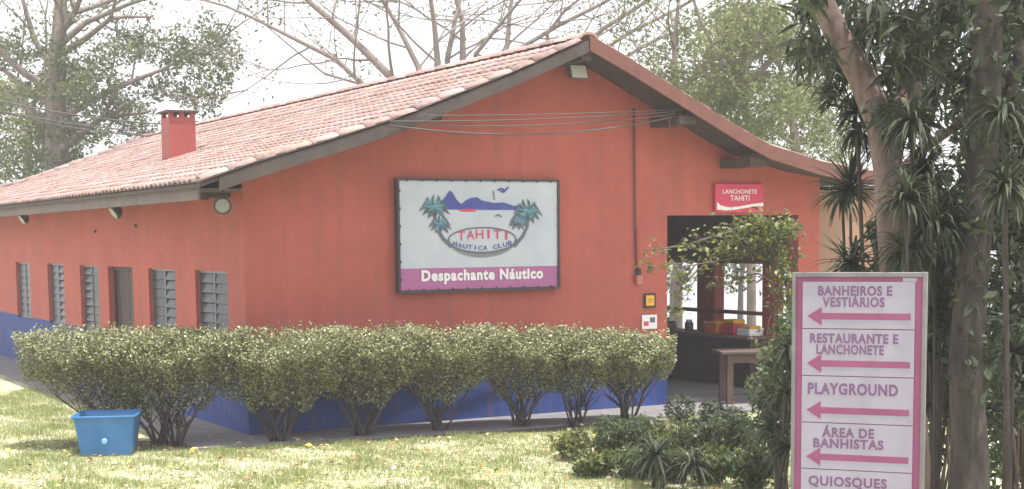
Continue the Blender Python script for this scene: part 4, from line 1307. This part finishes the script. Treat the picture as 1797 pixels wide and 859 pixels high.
# hanging foliage further right and down
# dark trunk on the right with climber
D2 = 12.0
b1 = at(1702, 860, D2); b1.z = 0
dt = empty('dark_tree', b1, 0, 'thick dark upright tree trunk wrapped in climbing leaves at the right edge', 'tree')
mb = MB()
R1 = lambda *a: at(*a) - b1
mb.tube([Vector((0, 0, -0.1)), R1(1702, 800, D2), R1(1695, 650, D2), R1(1705, 480, D2), R1(1722, 300, D2), R1(1730, 150, D2), R1(1735, 0, D2), R1(1740, -120, D2)], [.2, .15, .135, .13, .125, .12, .11, .10], 12, False)
mb.tube([R1(1722, 300, D2), R1(1760, 200, D2 + .2), R1(1800, 60, D2 + .4)], [.07, .06, .05], 8, False)
mb.build('trunk', M['bark_dark'], dt, False)
P = []
for i in range(1700):
    py = rr.uniform(-60, 700); w_ = 30 if py < 600 else 26
    px = 1712 + rr.gauss(0, w_) + (600 - py) * 0.02
    if rr.random() < 0.25: px = rr.uniform(1740, 1830)
    P.append(tuple(at(px, py, D2 + rr.uniform(-0.25, 0.6)) - b1))
leaf_cloud('crown', P, 0.11, M['dark_leaf'], dt, aspect=0.45, up=0.1)

# dracaenas: stems with rosettes of strap leaves
def dracaena(label, basepx, D, heads, seed, mt='strap_leaf'):
    b = at(basepx, 700, D); b.z = 0
    o = empty('dracaena', b, 0, label, 'dracaena', 'strap leaved plants under the big tree')
    rr = random.Random(seed)
    st = MB()
    for k, (px, py, dD, Rpx, n_, dr) in enumerate(heads):
        c = at(px, py, D + dD) - b
        st.tube([Vector((rr.uniform(-.05, .05), rr.uniform(-.05, .05), -0.05)), Vector((c.x * 0.35, c.y * 0.4, c.z * 0.45)), Vector((c.x * 0.75, c.y * 0.8, c.z * 0.8)), c], [.022, .018, .015, .012], 6)
        rosette(o, c, Rpx * 1.12 * (D + dD) / 2700.0, int(n_ * 1.5), M[mt], wid=0.030, droop=dr, upb=rr.uniform(-0.4, 0.2), seed=seed * 10 + k)
    st.build('stem', M['bark_dark'], o, False)
dracaena('dracaena with a big upward fan of leaves over the end of the roof', 1500, 13.6, [(1492, 335, 0, 78, 70, 0.35), (1478, 345, .2, 60, 30, .8)], 1)
dracaena('dracaena fan just above the top edge of the direction sign', 1490, 12.6, [(1490, 462, 0, 72, 46, 0.3), (1500, 450, .1, 50, 20, .9)], 2)
dracaena('tall dracaena with spidery heads against the white sky', 1530, 13.4, [(1502, 196, 0, 52, 46, .5), (1506, 228, .1, 55, 46, 1.2), (1545, 250, .2, 50, 40, .8)], 3)
dracaena('dracaena with many drooping heads right of the leaning trunk', 1600, 11.9, [(1600, 215, 0, 75, 60, .9), (1622, 300, .1, 80, 64, .8), (1590, 350, -.3, 75, 60, .8), (1640, 390, .1, 85, 70, .8), (1590, 445, 0, 75, 60, .8)], 4)
dracaena('dracaena with dark heads beside the thick dark trunk', 1645, 12.3, [(1640, 480, 0, 80, 60, .8), (1650, 560, .1, 75, 60, .8), (1632, 620, .2, 70, 50, .7), (1640, 700, .3, 60, 50, .7), (1670, 400, .3, 80, 55, .8)], 5)
dracaena('dracaena at the far right edge behind the dark trunk', 1775, 11.2, [(1765, 330, 0, 80, 60, .8), (1780, 620, .2, 75, 55, .8), (1760, 200, .2, 75, 55, .8)], 6)
dracaena('low dracaena with arching leaves left of the direction sign post', 1370, 14.6, [(1378, 690, 0, 62, 44, .7), (1355, 750, .3, 62, 40, .7), (1384, 610, .2, 46, 34, .7), (1385, 785, -.3, 75, 50, .7)], 7)

# leafy masses filling the right side
def mass(name, label, cat, basepx, D, box, nc, nl, size, mt, seed, s=(0.12, 0.3), asp=0.4, gap=None, group='shrubs under the big tree'):
    rr = random.Random(seed)
    b = at(basepx, 860, D); b.z = 0
    o = empty(name, b, 0, label, cat, group)
    cl = []; st = MB()
    for i in range(nc):
        px, py = rr.uniform(box[0], box[2]), rr.uniform(box[1], box[3])
        if gap and any(a < px < c_ and b_ < py < d_ for a, b_, c_, d_ in gap): continue
        c = at(px, py, D + rr.uniform(-0.4, 0.5)) - b
        r = rr.uniform(*s); cl.append((tuple(c), (r * 1.2, r * 1.2, r)))
        if i % 4 == 0: st.tube([Vector((rr.uniform(-.1, .1), rr.uniform(-.1, .1), -0.03)), Vector((c.x * .5, c.y * .5, c.z * .55)), c], [.018, .012, .006], 5)
    st.build('stem', M['bark'], o, False)
    leaf_cloud('crown', blob_points([c for c, r in cl], [r for c, r in cl], nl), size, mt, o, aspect=asp, up=0.1)
    return o
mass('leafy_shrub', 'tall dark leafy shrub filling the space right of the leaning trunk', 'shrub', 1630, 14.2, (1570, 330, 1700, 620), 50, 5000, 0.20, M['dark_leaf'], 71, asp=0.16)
mass('leafy_shrub', 'tall green shrub high between the leaning trunk and the dark trunk', 'shrub', 1655, 14.8, (1590, 60, 1740, 330), 22, 1000, 0.10, M['garden_leaf'], 72, gap=[(1600, 215, 1645, 265), (1660, 250, 1710, 310)])
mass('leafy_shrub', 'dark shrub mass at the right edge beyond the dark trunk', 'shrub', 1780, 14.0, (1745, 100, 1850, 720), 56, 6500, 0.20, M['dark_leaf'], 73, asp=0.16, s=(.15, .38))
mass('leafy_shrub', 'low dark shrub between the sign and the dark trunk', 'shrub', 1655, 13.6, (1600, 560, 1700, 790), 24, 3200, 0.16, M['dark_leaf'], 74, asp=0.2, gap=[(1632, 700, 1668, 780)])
mass('leafy_shrub', 'low sunlit bush at the bottom right corner beyond the dark trunk', 'shrub', 1780, 15.5, (1725, 660, 1830, 840), 18, 2400, 0.09, M['garden_leaf'], 77, s=(.1, .22))
mass('leafy_shrub', 'dark bush behind the left post of the direction sign', 'shrub', 1375, 15.4, (1335, 560, 1420, 800), 22, 2900, 0.085, M['garden_leaf'], 75, s=(.1, .24))
mass('leafy_shrub', 'low bush beside the pavement in front of the wide opening', 'shrub', 1215, 20.8, (1180, 715, 1300, 755), 12, 3000, 0.07, M['dark_leaf'], 76, s=(.1, .2))

# small tree leaning in front of the opening
D3 = 17.0
b3 = at(1400, 800, D3); b3.z = 0
yt = empty('young_tree', b3, 0, 'young tree with thin leafy branches reaching across the wide opening', 'tree')
mb = MB(); tips = []
R3 = lambda x, y, d=0: at(x, y, D3 + d) - b3
paths = [[(1400, 700), (1392, 600), (1380, 500), (1350, 430), (1310, 400), (1255, 415), (1205, 430), (1140, 440)],
         [(1380, 500), (1340, 440), (1280, 455), (1220, 465), (1170, 472), (1125, 465)],
         [(1392, 600), (1395, 480), (1390, 420), (1400, 385)],
         [(1350, 430), (1330, 395), (1290, 385)], [(1310, 400), (1345, 388), (1375, 395)],
         [(1380, 510), (1330, 480), (1290, 490), (1260, 505)], [(1340, 445), (1300, 440), (1255, 445), (1230, 470), (1205, 520)],
         [(1220, 465), (1195, 500), (1190, 540), (1170, 560)], [(1385, 540), (1370, 520), (1350, 560), (1340, 620)]]
rr = random.Random(4)
leafP = []
for k, pth in enumerate(paths):
    P = [R3(x, y, 0.12 * math.sin(i * 1.3 + k)) for i, (x, y) in enumerate(pth)]
    if k == 0: P = [Vector((0, 0, -0.05))] + P
    r0 = 0.03 if k == 0 else 0.013
    mb.tube(P, [r0 * (1 - 0.75 * i / (len(P) - 1)) for i in range(len(P))], 6)
    for i in range(max(1, 3 if k == 0 else 0), len(P) - 1) if k == 0 else range(len(P) - 1):
        for j in range(7):
            q = P[i].lerp(P[i + 1], rr.random())
            e = q + Vector((rr.uniform(-.14, .14), rr.uniform(-.14, .14), rr.uniform(-.10, .14)))
            mb.tube([q, e], [0.004, 0.002], 3, False)
            for _ in range(5): leafP.append(tuple(q.lerp(e, rr.uniform(0.5, 1.2)) + Vector((rr.gauss(0, .03), rr.gauss(0, .03), rr.gauss(0, .025)))))
for (cx, cy, sx_, sy_, n_) in ((1300, 412, 34, 18, 300), (1345, 405, 30, 20, 330), (1376, 470, 10, 36, 190), (1280, 440, 34, 8, 60), (1385, 400, 14, 12, 80)):
    for i in range(n_): leafP.append(tuple(R3(cx + rr.gauss(0, sx_ * .7), cy + rr.gauss(0, sy_ * .7), rr.uniform(-.3, .3))))
mb.build('trunk', M['bark'], yt, False)
leaf_cloud('crown', leafP, 0.068, M['shrub_leaf'], yt, aspect=0.6, up=0.5)

# low garden plants in the foreground
def garden(label, px, py, D, Rpx, nl, seed, mt='garden_leaf', size=0.09, asp=0.3):
    rr = random.Random(seed)
    c = at(px, py, D); b = Vector((c.x, c.y, 0))
    o = empty('garden_plant', b, 0, label, 'plant', 'low plants bordering the lawn')
    R = Rpx * D / 2700.0
    P, dirs = [], []; st = MB()
    for s in range(16):
        a = rr.uniform(0, 6.28); q = rr.uniform(0.2, 1.0) * R
        tip = Vector((math.cos(a) * q, math.sin(a) * q, c.z * rr.uniform(0.75, 1.15)))
        st.tube([Vector((tip.x * 0.2, tip.y * 0.2, -0.02)), Vector((tip.x * 0.6, tip.y * 0.6, tip.z * 0.6)), tip], [.01, .007, .004], 4, False)
        for i in range(nl // 16):
            t = rr.uniform(0.25, 1.05)
            p = Vector((tip.x * (0.2 + 0.8 * t), tip.y * (0.2 + 0.8 * t), tip.z * t)) + Vector((rr.gauss(0, .05), rr.gauss(0, .05), rr.gauss(0, .04)))
            P.append(tuple(p)); dirs.append((rr.uniform(-1, 1), rr.uniform(-1, 1), rr.uniform(0.2, 1.4)))
    st.build('stem', M['bark'], o, False)
    leaf_cloud('leaves', P, size, M[mt], o, aspect=asp, up=0.0, dirs=dirs)
GP = [(1010, 765, 18.6, 45, 1100, 'leftmost low bush at the right end of the lawn'), (1065, 745, 18.4, 45, 1300, 'bush behind the leftmost low bush, under the hedge end'),
      (1125, 748, 18.2, 48, 1300, 'low bush in front of the hedge end, second row'), (1185, 755, 18.0, 46, 1200, 'bright green bush in front of the pavement by the opening'),
      (1245, 752, 17.8, 46, 1200, 'low bush in front of the wooden table legs'), (1300, 745, 17.4, 46, 1300, 'taller low bush left of the direction sign'),
      (1040, 800, 17.2, 50, 1300, 'front row bush nearest the lawn edge'), (1110, 800, 17.0, 50, 1300, 'front row bush at the bottom of the picture, second from the lawn'),
      (1180, 800, 16.8, 50, 1300, 'front row bush at the bottom of the picture, middle one'), (1250, 800, 16.6, 50, 1300, 'front row bush at the bottom of the picture, near the low dracaena'),
      (1320, 790, 16.2, 55, 1500, 'front row bush touching the low dracaena')]
for k, (px, py, D_, R_, nl, lab) in enumerate(GP):
    garden(lab, px, py, D_, R_, nl, 90 + k, 'garden_leaf' if k % 3 else 'shrub_leaf', 0.10 if k % 2 else 0.08, 0.28 if k % 2 else 0.4)
dracaena('small strap leaved plant at the bottom middle of the planting', 1150, 16.3, [(1150, 800, 0, 70, 60, .6), (1215, 815, -.2, 60, 50, .6)], 8)

# pale stones and kerb by the planting
for k, (px, py, D_, s_, lab) in enumerate([(1285, 722, 21.3, 0.26, 'pale flat stone block by the table leg'), (1200, 748, 20.6, 0.2, 'small pale stone among the low bushes')]):
    c = at(px, py, D_); o = MB()
    o.box(-s_, -s_ * .5, 0, s_, s_ * .5, 0.16, 0.03)
    ob = o.build('stone', M['concrete']); ob.location = (c.x, c.y, 0.0); tag(ob, lab, 'stone')

# ------------------------------------------------------------------ air
hz = MB(); hz.box(-260, -12, -1.0, 260, 1150, 19)
hm = bpy.data.materials.new('haze'); hm.use_nodes = True
hn = hm.node_tree.nodes; hn.clear()
ho = hn.new('ShaderNodeOutputMaterial'); hv = hn.new('ShaderNodeVolumePrincipled')
hv.inputs['Color'].default_value = (0.985, 0.975, 0.99, 1); hv.inputs['Density'].default_value = 0.0019
hm.node_tree.links.new(hv.outputs['Volume'], ho.inputs['Volume'])
HAZE = True
if HAZE: tag(hz.build('haze', hm), 'pale sunlit air over the whole place', 'haze', kind='stuff')
